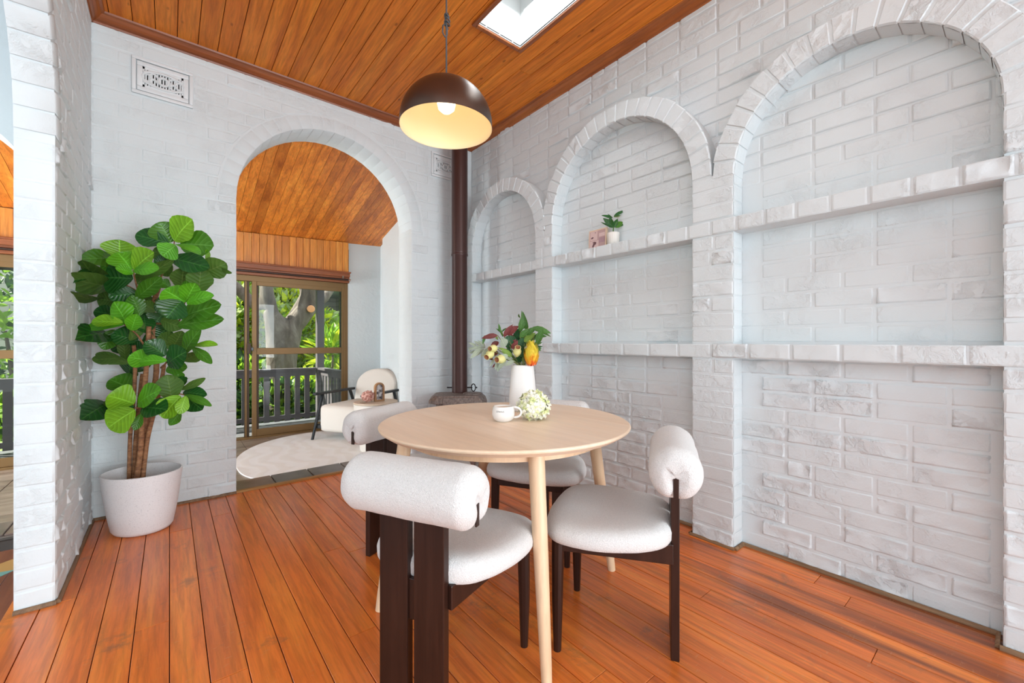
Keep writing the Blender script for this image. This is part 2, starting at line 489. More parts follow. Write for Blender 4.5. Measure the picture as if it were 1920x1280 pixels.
for (y0, y1, sp), lb in zip(NIC, rl):
    c = (y0+y1)/2; r = (y1-y0)/2
    n = 48
    inner = [(c + (r+.0006)*math.cos(PI*i/n), sp + (r+.0006)*math.sin(PI*i/n)) for i in range(n+1)]
    outer = [(c + (r+RW-.003)*math.cos(PI*i/n), sp + (r+RW-.003)*math.sin(PI*i/n)) for i in range(n+1)]
    mb = MB()
    vs = []; fs = []
    for x in (XF+.004, XW):
        for a, b in inner: vs.append((x, a, b))
        for a, b in outer: vs.append((x, a, b))
    q = n+1
    for i in range(n):
        fs += [(i, i+1, q+i+1, q+i), (2*q+i, 3*q+i, 3*q+i+1, 2*q+i+1), (i, 2*q+i, 2*q+i+1, i+1), (q+i, q+i+1, 3*q+i+1, 3*q+i)]
    fs += [(0, q, 3*q, 2*q), (n, q+n, 3*q+n, 2*q+n)]
    mb.add(vs, fs)
    Rg = trim(mb.mesh('arch_ring', M_mortar, SH), lb)
    nv = max(9, int(PI*(r+RW/2)/CH))
    for i in range(nv):
        t0 = PI*i/nv + .0035/(r+.06); t1 = PI*(i+1)/nv - .0035/(r+.06)
        rough = rnd.random() < .4
        pr = .005 + (rnd.uniform(-.002,.003) if rough else rnd.uniform(0,.002))
        am = .0035 if rough else .0004
        nr, nt = 4, 3
        vs = []; fs = []
        ro = r + RW + rnd.uniform(-.004,.006); ri = r - .0025 + rnd.uniform(-.0008,.0008)
        ee = .006
        rs = [ri, ri+ee] + [ri + (ro-ri)*j/3 for j in (1,2)] + [ro-ee, ro]
        ts = [t0, t0+ee/r] + [(t0+t1)/2] + [t1-ee/r, t1]
        for a, tt in enumerate(ts):
            for b, rr in enumerate(rs):
                e = a in (0, len(ts)-1) or b in (0, len(rs)-1)
                x = XF + .004 + (.004 if e else -pr + rnd.uniform(-am, am))
                vs.append((x, c + rr*math.cos(tt), sp + rr*math.sin(tt)))
        for a in range(len(ts)-1):
            for b in range(len(rs)-1):
                k0 = a*len(rs)+b; fs.append((k0, k0+1, k0+len(rs)+1, k0+len(rs)))
        for a in ((0,) if i == 0 else ((len(ts)-1,) if i == nv-1 else ())):
            b1 = len(vs)
            for b in (0, len(rs)-1):
                v_ = vs[a*len(rs)+b]; vs.append((XW-.004, v_[1], v_[2]))
            fs.append((a*len(rs), a*len(rs)+len(rs)-1, b1+1, b1))
        # underside of the voussoir
        b0 = len(vs)
        for tt in (t0, t1): vs += [(XF+.008, c+ri*math.cos(tt), sp+ri*math.sin(tt)), (XW-.004, c+(ri+.001)*math.cos(tt), sp+(ri+.001)*math.sin(tt))]
        fs.append((b0, b0+1, b0+3, b0+2))
        link('brick', MB().add(vs, fs).mesh('brick', M_rough if rough else M_brick, False), Rg)
sl = ['lower brick shelf ledge running along the arcade', 'upper brick shelf ledge running along the arcade']
for k, lb in ((12, sl[0]), (20, sl[1])):
    z0 = k*CH
    S = trim(MB().box(XF-.003, -.19, z0+.004, XW, 3.60, z0+CH-.008).mesh('shelf_ledge', M_mortar), lb)
    lay_course(S, lambda y: (XF-.005, y), -.19, 3.60, z0, -PI/2, .07, .20 if k == 12 else .14, .5, .5)
    # ledge top and underside stay painted mortar

# ------------------------------------------------------------------ back wall with its arch
def wall_with_arch(name, x0, x1, z1, openings, y0, y1, mt):
    """openings: (xl, xr, spring). polygon strips"""
    mb = MB()
    xs = x0
    for (xl, xr, sp) in openings:
        mb.box(xs, y0, -.15, xl, y1, z1)
        c = (xl+xr)/2; r = (xr-xl)/2; n = 40
        pts = [(c - r*math.cos(PI*i/n), sp + r*math.sin(PI*i/n)) for i in range(n+1)]
        for (a, b) in zip(pts[:-1], pts[1:]):
            vs = [(a[0],y0,a[1]),(b[0],y0,b[1]),(b[0],y0,z1),(a[0],y0,z1),(a[0],y1,a[1]),(b[0],y1,b[1]),(b[0],y1,z1),(a[0],y1,z1)]
            mb.add(vs, [(0,1,2,3),(7,6,5,4),(0,4,5,1)])
        xs = xr
    mb.box(xs, y0, -.15, x1, y1, z1)
    return link(name, mb.mesh(name, mt, SH), kind='structure')
AX0, AX1, ASP = .392, 1.83, 2.24
AC, AR = (AX0+AX1)/2, (AX1-AX0)/2
WB = wall_with_arch('wall_back', XLL, XW+.1, 3.6, [(AX0, AX1, ASP)], YB, YBB, M_mortar)
RO = AR + .115
VENTS = [(-.197, .131, 2.82, 3.07), (2.04, 2.37, 2.82, 3.07)]
def cut_brick(xb0, xb1, xt0, xt1, z0, z1, y, par, mtl):
    """quad brick with slanted ends, soft edges"""
    e = .006; pr = .003
    def ring(dx, dz, yy):
        return [(xb0+dx, yy, z0+dz), (xb1-dx, yy, z0+dz), (xt1-dx, yy, z1-dz), (xt0+dx, yy, z1-dz)]
    vs = ring(0, 0, y+.002) + ring(e, e, y-pr)
    fs = [(4,5,6,7)] + [(i, (i+1)%4, 4+(i+1)%4, 4+i) for i in range(4)]
    link('brick', MB().add(vs, fs).mesh('brick', mtl, False), par)
for k in range(37):
    z = k*CH; zb, zt = z+JT/2, z+JT/2+BH
    if zt > ZC: continue
    def half(zz):
        if zz < ASP: return AR
        return math.sqrt(max(0, RO*RO - (zz-ASP)**2)) if zz < ASP+RO else -1
    a = XL - (0 if k % 2 else .12)
    while a < XF:
        x0, x1 = max(a, XL)+JT/2, min(a+BL, XF+.09)-JT/2
        a += BL
        if x1 - x0 < .03: continue
        if any(x1 > v0-.005 and x0 < v1+.005 and zt > v2+.005 and zb < v3-.005 for v0, v1, v2, v3 in VENTS):
            # trim the brick around the air vents
            v = VENTS[0] if x0 < 1 else VENTS[1]
            if x0 < v[0]-.04: x1 = min(x1, v[0]-.006)
            elif x1 > v[1]+.04: x0 = max(x0, v[1]+.006)
            else: continue
        hb, ht = half(zb), half(zt)
        if zb < ASP <= zt: ht = AR
        if k*CH < ASP < (k+1)*CH: ht = half(zt)
        spr = zb < ASP <= zt
        if spr: hb = ht = RO+.004
        segs = []
        if hb < 0 and ht < 0: segs = [(x0, x1, x0, x1)]
        else:
            hb_ = hb if hb > 0 else 0; ht_ = ht if ht > 0 else 0
            Lb, Rb = AC-hb_-.008, AC+hb_+.008; Lt, Rt = AC-ht_-.008, AC+ht_+.008
            if zb < ASP and not spr: Lb, Rb = AC-hb_, AC+hb_; Lt, Rt = (AC-ht_, AC+ht_) if zt < ASP else (Lt, Rt)
            if x0 < Lb - .02: segs.append((x0, min(x1, Lb), x0, min(x1, Lt)))
            if x1 > Rb + .02: segs.append((max(x0, Rb), x1, max(x0, Rt), x1))
            if x0 < Lt and x1 > Rt and hb > 0 and ht <= 0: pass
        for s in segs:
            clean = abs(s[0]-s[2]) < 1e-4 and abs(s[1]-s[3]) < 1e-4
            if clean:
                st = style_pick(z, .28, .2)
                me, sx = get_brick(s[1]-s[0], st)
                link('brick', me, WB, ((s[0]+s[1])/2, YB-.001, zb), (0,0,0), (sx, .8, 1))
            elif s[1]-s[0] > .02 or s[3]-s[2] > .02:
                cut_brick(s[0], max(s[1], s[0]+.004), s[2], max(s[3], s[2]+.004), zb, zt, YB-.001, WB, M_brick)
    if zb < ASP <= zt:
        for q0, q1 in ((AC-RO, AC-AR), (AC+AR, AC+RO)): cut_brick(q0, q1, q0, q1, zb, ASP-.004, YB-.001, WB, M_brick)
    # bricks of the right jamb reveal
    if z < ASP - .02:
        for q in (0, 1):
            w = (YBB-YB)/2 if k % 2 else ((YBB-YB)*(.38 if q == 0 else .62))
            ya = YB if q == 0 else YBB - w
            me, sx = get_brick(w-JT, 0)
            link('reveal_brick', me, WB, (AX1+.001, ya+w/2, zb), (0,0,-PI/2), (sx, .8, 1))
RA = trim(MB().box(AC-.01, YB+.02, ASP+AR+.02, AC+.01, YB+.03, ASP+AR+.04).mesh('arch_core', M_mortar), 'ring of painted bricks around the open archway')
nv = 26
for i in range(nv):
    t0 = PI*i/nv+.0025; t1 = PI*(i+1)/nv-.0025
    vs = []; r0, r1 = AR-.0008, RO-.006
    for (rr, tt, yy) in ((r0,t0,YB+.001),(r1,t0,YB+.001),(r1,t1,YB+.001),(r0,t1,YB+.001),(r0+.005,t0+.006,YB-.0022),(r1-.005,t0+.006,YB-.0022),(r1-.005,t1-.006,YB-.0022),(r0+.005,t1-.006,YB-.0022),(r0,t0,YBB),(r0,t1,YBB)):
        vs.append((AC+rr*math.cos(tt), yy, ASP+rr*math.sin(tt)))
    fs = [(4,5,6,7),(0,1,5,4),(1,2,6,5),(2,3,7,6),(3,0,4,7),(0,8,9,3)]
    link('brick', MB().add(vs, fs).mesh('brick', M_brick, True), RA)

# air vents
def air_vent(x0, x1, z0, z1, label):
    t = thing('air_vent', label, 'vent', (x0, YB-.002, z0), group=None)
    w, h = x1-x0, z1-z0
    def frame(ins, wd, y0, y1):
        mb = MB()
        a, b, c, d = ins, ins, w-ins, h-ins
        mb.box(a, y0, b, c, y1, b+wd).box(a, y0, d-wd, c, y1, d).box(a, y0, b+wd, a+wd, y1, d-wd).box(c-wd, y0, b+wd, c, y1, d-wd)
        return mb
    part('outer_frame', frame(0, .022, -.016, .0), M_white, t, True and SH, .004)
    part('inner_frame', frame(.026, .03, -.011, .0), M_white, t, SH, .004)
    part('backing', MB().box(.03, -.0005, .03, w-.03, .001, h-.03), mat('vent_dark', (.015,.014,.013), .9), t)
    # pierced scroll plate: bars, rings and leaf scrolls
    g = MB(); cx, cz = w/2, h/2
    for i in range(15):
        x = .058 + (w-.116)*i/14
        g.box(x-.0042, -.006, .055, x+.0042, -.001, h-.055)
    part('bar_grille', g, M_white, t)
    s = MB()
    for sx in (-1, 1):
        for (ox, oz, r) in ((.052, .016, .020), (.052, -.018, .018), (.088, 0, .024)):
            pts = [(cx+sx*ox+r*math.cos(a*.42), -.008, cz+oz+r*math.sin(a*.42)) for a in range(13)]
            s.tube(pts, .006, 6)
    s.tube([(cx+.026*math.cos(a*.42), -.008, cz+.026*math.sin(a*.42)) for a in range(16)], .0085, 6)
    for sz in (-1, 1):
        s.tube([(cx+u*.105, -.009, cz+sz*(.052-.022*u*u)) for u in (-1,-.6,-.2,.2,.6,1)], .008, 6)
    s.box(.052, -.007, .052, w-.052, -.001, .072).box(.052, -.007, h-.072, w-.052, -.001, h-.052)
    s.box(.052, -.007, .052, .066, -.001, h-.052).box(w-.066, -.007, .052, w-.052, -.001, h-.052)
    part('scroll_grille', s, M_white, t, SH)
    return t
air_vent(*VENTS[0][:2], *VENTS[0][2:], 'white ornamental air vent high on the wall above the potted plant')
air_vent(*VENTS[1][:2], *VENTS[1][2:], 'white ornamental air vent half hidden behind the brown flue pipe')

# ------------------------------------------------------------------ left wall with arch towards the camera
LA0, LA1, LSP = 1.10, 2.70, 2.05
mb = MB()
mb.box(XLL, LA1, -.1, XL, YB, 3.6).box(XLL, .70, -.1, XL, LA0, 3.6)
n = 40; c = (LA0+LA1)/2; r = (LA1-LA0)/2
pts = [(c - r*math.cos(PI*i/n), LSP + r*math.sin(PI*i/n)) for i in range(n+1)]
for a, b in zip(pts[:-1], pts[1:]):
    mb.add([(XLL,a[0],a[1]),(XLL,b[0],b[1]),(XLL,b[0],3.6),(XLL,a[0],3.6),(XL,a[0],a[1]),(XL,b[0],b[1]),(XL,b[0],3.6),(XL,a[0],3.6)], [(0,3,2,1),(4,5,6,7),(0,1,5,4)])
WL = link('wall_left', mb.mesh('wall_left', M_mortar, SH), kind='structure')
for k in range(37):
    z = k*CH
    if z + BH > ZC: continue
    z0 = z + JT/2
    lim = LA1
    if z + CH/2 > LSP: 
        zz = z+CH/2-LSP
        lim = c + math.sqrt(max(0, (r+.11)**2 - zz*zz)) if zz < r+.11 else LA1-.5
        lim = max(lim, LA1 - .5)
        if z > LSP + .3: lim = max(lim, LA1-.35)
    lay_course(WL, lambda y: (XL+.001, y), lim, YB-.012, z, PI/2, (k % 2)*.12, lowrough=.3, hi=.3)
    if z + CH < LSP + .02:
        me, sx = get_brick(XL-XLL-.002, 1 if rnd.random() < .5 else 0)
        link('end_brick', me, WL, ((XL+XLL)/2, LA1-.001, z0), (0,0,0), (sx, 1.0, 1))
# voussoirs of that arch (far half)
nv = 26
for i in range(13):
    t0 = PI/2*i/13+.006; t1 = PI/2*(i+1)/13-.006
    r0, r1 = r-.005, r+.11
    P = lambda rr, tt, x: (x, c+rr*math.cos(tt), LSP+rr*math.sin(tt))
    vs = [P(r0,t0,XL+.001),P(r1,t0,XL+.001),P(r1,t1,XL+.001),P(r0,t1,XL+.001),P(r0+.004,t0+.006,XL+.006),P(r1-.005,t0+.006,XL+.006),P(r1-.005,t1-.006,XL+.006),P(r0+.004,t1-.006,XL+.006),P(r0,t0,XLL),P(r0,t1,XLL)]
    link('brick', MB().add(vs, [(4,5,6,7),(0,1,5,4),(1,2,6,5),(2,3,7,6),(3,0,4,7),(0,8,9,3)]).mesh('brick', M_brick, True), WL)

# back wall of the room on the left
wall_with_arch('wall_back_left', -4.2, XLL, 3.6, [(-1.80, -.60, 1.95)], YB, YBB, M_mortar)

# ------------------------------------------------------------------ floors
FL = link('floor', MB().box(XLL, -2.2, -.10, XW, YB, -.012).mesh('floor', M_gap), kind='structure')
def board_mesh(w, l, t, m, bev=.0012):
    return MB().box(0, 0, -t, w, l, 0).mesh('floorboard', m, False, bev, seg=1)
BW = .108
for i in range(-5, 24):
    x = i*BW
    if x < XLL - .04: continue
    w = min(x+BW, XW) - x - .003
    if w < .02: continue
    y = -1.2
    cuts = sorted([rnd.uniform(-.3, 3.4) for _ in range(rnd.choice((0,1,1,2)))])
    if i == 14: cuts = [1.72]
    if i == 10: cuts = [.93]
    if i == 6: cuts = [2.42]
    cuts.append(YB)
    for c_ in cuts:
        if c_ - y < .25: continue
        me = board_mesh(w, c_-y-.0018, .012, M_floor)
        link('floorboard', me, FL, (x+.0011, y, rnd.uniform(-.0006,.0006)))
        y = c_
FLL = link('floor_left', MB().box(-4.2, -2.2, -.10, XLL, YB, -.012).mesh('floor_left', M_gap), kind='structure')
for i in range(12):
    x1 = XLL - i*BW
    link('floorboard', board_mesh(BW-.002, 4.75, .012, M_floor_red), FLL, (x1-BW, -1.2, 0))
# inlaid star triangles in the left room's floor
M_in1 = mat('inlay_ochre', (.45,.24,.07), .4); M_in2 = mat('inlay_teal', (.13,.30,.27), .4)
for (p0, p1, p2, m_) in (((-.80,3.26),(-.62,3.40),(-.60,3.22), M_in1), ((-.98,3.10),(-.80,3.26),(-.80,3.02), M_in2), ((-.80,3.26),(-1.0,3.35),(-.84,3.46), M_in1), ((-.60,3.22),(-.70,3.10),(-.80,3.26), M_in2)):
    link('inlay_tile', MB().prism([p0,p1,p2], .0, .0012, lambda a,b,h: (a,b,h)).mesh('inlay_tile', m_), FLL)
# sill tiles in the archway
SILL = link('floor_sill', MB().box(-4.2, YB-.01, -.12, XW, YBB-.012, .002).mesh('floor_sill', mat('sill_grout', (.12,.10,.085), .8)), kind='structure')
for i in range(-15, 6):
    x = .665 + .285*i
    if x > XW-.3: continue
    link('tile', MB().box(x+.004, YB+.022, 0, x+.281, YBB-.006, .012).mesh('tile', M_tile, False, .003, seg=1), SILL)
for (xa, xb) in ((AX0-.05, AX1+.05),):
    link('threshold_strip', MB().box(AX0+.001, YB-.012, 0, AX1-.001, YB+.020, .016).mesh('threshold_strip', wood('threshold_wood', [(.36,.17,.05),(.25,.11,.03),(.48,.25,.08)], 'x', 1, .4, .1)), SILL)
SFO = link('floor_sunroom', MB().box(-4.2, YBB-.02, SF-.1, XW, YS+.1, SF-.006).mesh('floor_sunroom', mat('grout', (.2,.18,.16), .9)), kind='structure')
for i in range(-8, 9):
    for j in range(8):
        x = .1 + i*.3; y = YBB + j*.3
        if x+.3 > XW+.001 and x > XW-.05: continue
        link('tile', MB().box(x+.003, y+.003, SF-.006, min(x+.297, XW), min(y+.297, YS+.05), SF).mesh('tile', M_stone, False, .001, seg=1), SFO)

# quad mouldings along the walls
def quad(pts, label, k):
    """pts polyline on floor; moulding sits to the left side of travel"""
    mb = MB()
    s = .013
    for (a, b) in zip(pts[:-1], pts[1:]):
        a = Vector((*a, 0)); b = Vector((*b, 0)); t = (b-a).normalized(); nrm = Vector((-t.y, t.x, 0))
        prof = [(0,0),(s,0),(s,.005),(s*.85,.010),(s*.55,.0145),(s*.3,.016),(s*.2,.016),(0,.016)]
        e = s
        n_ = len(prof)
        vs = [a + nrm*p + Vector((0,0,q)) - t*0 for p, q in prof] + [b + nrm*p + Vector((0,0,q)) + t*e*0 for p, q in prof]
        mb.add(vs, [tuple(range(n_-1,-1,-1)), tuple(range(n_, 2*n_))] + [(i, (i+1)%n_, n_+(i+1)%n_, n_+i) for i in range(n_)])
    o = link('baseboard_%s' % k, mb.mesh('baseboard', M_quad, False), kind='structure')
    return o
g = .012
quad([(XF-g+.003, -2.0), (XF-g+.003, .053+.0)], '', 'right')
pts = [(XF-.002, -2.0), (XF-.002, .06), (XW-.014, .06), (XW-.014, 1.012), (XF-.002, 1.012), (XF-.002, 1.264), (XW-.014, 1.264), (XW-.014, 2.429), (XF-.002, 2.429), (XF-.002, 2.649), (XW-.014, 2.649), (XW-.014, 3.594), (XF-.002, 3.594), (XF-.002, 3.78)]
bpy.data.objects.remove(bpy.data.objects['baseboard_right'])
quad(pts, '', 'right')
quad([(AX0, YB-.006), (XL+.006, YB-.006), (XL+.006, LA1-.008), (XLL, LA1-.008)], '', 'left')
quad([(XF, YB-.006), (AX1, YB-.006)], '', 'back')

# ------------------------------------------------------------------ ceiling, cornice, skylight
SX0, SX1, SY0, SY1 = 1.585, 1.945, .75, 2.29
cm = MB()
ox = .016
cm.box(XL, -2.2, ZC+.012, SX0-ox, YB, ZC+.1).box(SX1+ox, -2.2, ZC+.012, XW, YB, ZC+.1).box(SX0-ox, SY1+ox, ZC+.012, SX1+ox, YB, ZC+.1).box(SX0-ox, -2.2, ZC+.012, SX1+ox, SY0-ox, ZC+.1)
CE = link('ceiling', cm.mesh('ceiling', M_gap), kind='structure')
CW = .1147
for i in range(-4, 24):
    x0 = -.072 + i*CW; x1 = x0 + CW - .0035
    x0 = max(x0, XL); x1 = min(x1, XW)
    if x1 - x0 < .01: continue
    segs = [(-1.2, YB)]
    if x1 > SX0-.005 and x0 < SX1+.005:
        if x0 < SX0 - .02 and x1 > SX0: segs = [(-1.2, YB)]; 
        # split round the opening
        out = []
        if x0 < SX0-.004:
            out.append((x0, SX0, SY0, SY1))
        if x1 > SX1+.004:
            out.append((SX1, x1, SY0, SY1))
        for (a, b, c0, c1) in out:
            link('ceiling_board', MB().box(a, c0, 0, b, c1, .012).mesh('ceiling_board', M_ceil, False, .002, seg=1), CE, (0,0,ZC))
        segs = [(-1.2, SY0), (SY1, YB)]
    for (a, b) in segs:
        cuts = [a]
        if b - a > 2.5 and rnd.random() < .5: cuts.append(rnd.uniform(1.2, 3.0))
        cuts.append(b)
        for p, q in zip(cuts[:-1], cuts[1:]):
            me = MB().box(0, 0, 0, x1-x0, q-p-.001, .012).mesh('ceiling_board', M_ceil, False, .0025, seg=1)
            link('ceiling_board', me, CE, (x0, p, ZC))
def cornice(name, prof_pts, m_):
    return link(name, prof_pts.mesh(name, m_, SH), kind='structure')
prof = [(0,-.062),(.008,-.062),(.012,-.052),(.022,-.046),(.040,-.030),(.052,-.014),(.066,-.010),(.070,0),(0,0)]
def run(p0, p1, inward, m_, name, label=None):
    a = Vector(p0); b = Vector(p1); iv = Vector(inward); n_ = len(prof)
    vs = [a + iv*p + Vector((0,0,q)) for p, q in prof] + [b + iv*p + Vector((0,0,q)) for p, q in prof]
    o = link(name, MB().add(vs, [tuple(range(n_-1,-1,-1)), tuple(range(n_, 2*n_))] + [(i,(i+1)%n_,n_+(i+1)%n_,n_+i) for i in range(n_)]).mesh(name, m_), kind='structure')
    return o
run((XL, YB, ZC), (XW, YB, ZC), (0,-1,0), M_cornice, 'trim_30')
run((XW, -1.2, ZC), (XW, YB, ZC), (-1,0,0), M_cornice_y, 'trim_31')
run((XL, -1.2, ZC), (XL, YB, ZC), (1,0,0), M_cornice_y, 'trim_32')
# skylight
sk = MB(); zt = 4.0
for (a,b,c_,d) in ((SX0-.015,SY0-.015,SX0,SY1+.015),(SX1,SY0-.015,SX1+.015,SY1+.015),(SX0,SY0-.015,SX1,SY0),(SX0,SY1,SX1,SY1+.015)):
    sk.box(a, b, ZC-.004, c_, d, zt)
SK = link('window_1', sk.mesh('window_1', M_shaft), kind='structure', label='white-lined skylight shaft in the timber ceiling')
fr = MB(); wd = .034
fr.box(SX0-wd, SY0-wd, ZC-.018, SX0-.003, SY1+wd, ZC-.001).box(SX1+.003, SY0-wd, ZC-.018, SX1+wd, SY1+wd, ZC-.001)
fr.box(SX0-.003, SY1+.003, ZC-.018, SX1+.003, SY1+wd, ZC-.001).box(SX0-.003, SY0-wd, ZC-.018, SX1+.003, SY0-.003, ZC-.001)
part('timber_frame', fr, M_cornice_y, SK, SH, .006)
part('pane', MB().box(SX0, SY0, zt-.01, SX1, SY1, zt-.004), glass_mat('skylight_glass', (.97,.98,.98), .05), SK)

# ------------------------------------------------------------------ sunroom
WS = MB()
WDX0, WDX1, WDT = -1.75, 2.035, 2.003
WS.box(WDX1, YS, -.3, XW+.2, YS+.15, 3.7)
WS.box(-4.2, YS, -.3, WDX0, YS+.15, 3.7)
WS.box(WDX0, YS+.02, 2.0, WDX1, YS+.15, 3.7)
link('wall_far', WS.mesh('wall_far', M_brick), kind='structure', label='white painted sunroom end wall around the sliding doors')
# sunroom right wall pilaster and arched recess
mb = MB(); c = 4.92; r = .42; n = 24; x0 = XW-.07; z1 = 3.3; sp = 2.0
mb.box(x0, YBB, -.12, XW, c-r, z1).box(x0, c+r, -.12, XW, YS-.25, z1)
pts = [(c - r*math.cos(PI*i/n), sp + r*math.sin(PI*i/n)) for i in range(n+1)]
for a, b in zip(pts[:-1], pts[1:]):
    mb.add([(x0,a[0],a[1]),(x0,b[0],b[1]),(x0,b[0],z1),(x0,a[0],z1),(XW,a[0],a[1]),(XW,b[0],b[1])], [(0,3,2,1),(0,1,5,4)])
link('wall_sunroom_right', mb.mesh('wall_sunroom_right', M_brick, SH), kind='structure', label='white sunroom side wall with a shallow arched recess')
# sloping ceiling
PITCH = .26; XT = .045
def cz(x, y): return 2.536 + XT*(x-.66) + PITCH*(YS-y)
SCE = link('ceiling_sunroom', MB().add([(-4.2,YBB-.02,cz(-4.2,YBB)+.02),(XW,YBB-.02,cz(XW,YBB)+.02),(XW,YS,cz(XW,YS)+.014),(-4.2,YS,cz(-4.2,YS)+.014),
    (-4.2,YBB-.02,cz(-4.2,YBB)+.08),(XW,YBB-.02,cz(XW,YBB)+.08),(XW,YS+1.8,cz(XW,YS+1.8)+.08),(-4.2,YS+1.8,cz(-4.2,YS+1.8)+.08)], [(0,1,2,3),(4,7,6,5),(2,6,7,3),(0,4,5,1),(1,5,6,2),(0,3,7,4)]).mesh('ceiling_sunroom', M_gap), kind='structure')
for i in range(-28, 29):
    xa = i*.09; xb = xa + .087
    if xa > XW: continue
    xb = min(xb, XW)
    P = lambda x, y, o_: (x-xa, y-YBB, cz(x,y)+o_-cz(xa,YBB))
    vs = [P(xa,YBB,0),P(xb,YBB,0),P(xb,YS,0),P(xa,YS,0),P(xa,YBB,.012),P(xb,YBB,.012),P(xb,YS,.012),P(xa,YS,.012)]
    me = MB().add(vs, [(0,3,2,1),(4,5,6,7),(0,1,5,4),(1,2,6,5),(2,3,7,6),(3,0,4,7)]).mesh('ceiling_board', M_ceil2)
    link('ceiling_board', me, SCE, (xa, YBB, cz(xa, YBB)))
# band of upright boards above the doors
BD = link('trim_33', MB().box(WDX0, YS-.03, 2.12, WDX1+.005, YS+.02, 2.50).mesh('band_backing', M_gap), kind='structure', label='band of upright timber boards above the sliding doors')
for i in range(0, 44):
    xa = WDX1 - (i+1)*.087
    if i < 0 or xa < WDX0: continue
    link('plank', MB().box(0,0,0,.084,.014,1).mesh('plank', M_band, False, .003, seg=1), BD, (xa, YS-.044, 2.155), None, (1,1,cz(xa+.04, YS)-2.155))
PM = link('trim_34', MB().box(WDX0, YS-.075, 2.085, WDX1+.01, YS+.01, 2.158).mesh('pelmet', M_cornice, False, .008), kind='structure', label='red-brown timber pelmet over the sliding doors')
link('pelmet_lip', MB().box(WDX0, YS-.095, 2.142, WDX1+.02, YS-.0, 2.162).mesh('pelmet_lip', M_cornice, False, .006), PM)
link('lower_moulding', MB().box(WDX0, YS-.055, 2.005, WDX1+.005, YS+.01, 2.085).mesh('lower_moulding', M_cornice), PM)
cr = thing('curtain_rod', 'dark round curtain rod just above the sliding doors', 'rod')
part('pole', MB().tube([(WDX0, YS-.085, 2.045), (WDX1-.005, YS-.085, 2.045)], .014, 12), mat('dark_rod', (.05,.03,.025), .3, .4), cr, SH)
part('finial', MB().lathe([(0,-.02),(.016,-.012),(.021,0),(.016,.012),(0,.02)], (WDX1-.004, YS-.085, 2.045), 12), mat('rod_end', (.45,.32,.26), .3, .8), cr, True)
part('bracket', MB().box(WDX1-.10, YS-.085, 2.04, WDX1-.085, YS-.056, 2.10), mat('bracket_metal', (.3,.25,.2), .4, .8), cr)

# sliding doors (bronze aluminium)
def sliding_door(k, x0, x1, leaves, label):
    D = link('door_%d' % k, MB().box(x0, YS-.005, SF, x0+.05, YS+.09, WDT).box(x1-.05, YS-.005, SF, x1, YS+.09, WDT).box(x0+.05, YS-.005, WDT-.075, x1-.05, YS+.09, WDT).box(x0+.05, YS-.015, SF-.004, x1-.05, YS+.09, SF+.025).mesh('door_frame', M_frame, False, .004), kind='structure', label=label)
    for (a, b, yy) in leaves:
        z0, z1 = SF+.027, WDT-.07
        zm = .98
        f = MB()
        f.box(a, yy, z0, a+.052, yy+.035, z1).box(b-.052, yy, z0, b, yy+.035, z1)
        f.box(a+.052, yy, z0, b-.052, yy+.035, z0+.09).box(a+.052, yy, z1-.055, b-.052, yy+.035, z1).box(a+.052, yy, zm, b-.052, yy+.035, zm+.085)
        fr_ = part('sash', f, M_frame, D, False, .004)
        part('side_rebate', MB().box(a+.052, yy+.008, z0+.09, a+.077, yy+.03, zm).box(a+.052, yy+.008, zm+.085, a+.077, yy+.03, z1-.055), M_frame_d, fr_)
        part('pane', MB().box(a+.05, yy+.017, z0+.085, b-.05, yy+.021, zm+.004), M_glass, fr_)
        part('pane', MB().box(a+.05, yy+.017, zm+.08, b-.05, yy+.021, z1-.05), M_glass, fr_)
    return D
D1 = sliding_door(1, .05, WDX1, [(.825, 2.0, YS-.003)], 'bronze aluminium sliding door seen through the archway, left side slid open')
# the stile of the open leaf and its lock
st = MB().box(.745, YS+.04, SF+.027, .80, YS+.075, WDT-.07)
sl_ = part('rear_stile', st, M_frame_d, D1)
part('stile_face', MB().box(.752, YS+.037, SF+.027, .772, YS+.041, WDT-.07), M_frame, D1)
part('lock_body', MB().box(.772, YS-.03, .99, .81, YS+.01, 1.13), M_frame_d, D1, False, .004)
part('latch', MB().box(.81, YS-.035, 1.03, .838, YS-.005, 1.075), M_black, D1, False, .004)
D2 = sliding_door(2, WDX0, .0, [(WDX0+.05, -.96, YS-.003), (-.98, -.05, YS+.04)], 'bronze aluminium sliding door of the sunroom seen left of the brick pier')
part('dark_stile', MB().box(-1.085, YS-.012, SF+.03, -.96, YS+.004, WDT-.07), M_frame_d, D2)

# rug
mb = MB(); ring = []
nn = 72
for i in range(nn):
    a = 2*PI*i/nn
    ca, sa = math.cos(a), math.sin(a)
    if sa >= 0: x, y = ca*.98, sa*1.22
    else: x, y = abs(ca)**(2/3.)*(1 if ca > 0 else -1)*.98, -abs(sa)**(2/3.)*.83
    ring.append((1.49+x, 4.96+y))
mb.prism(ring, SF+.0005, SF+.014, lambda a, b, h: (a, b, h))
link('rug', mb.mesh('rug', M_rug, False, .004), label='cream oval rug with wavy relief on the sunroom floor', cat='rug')

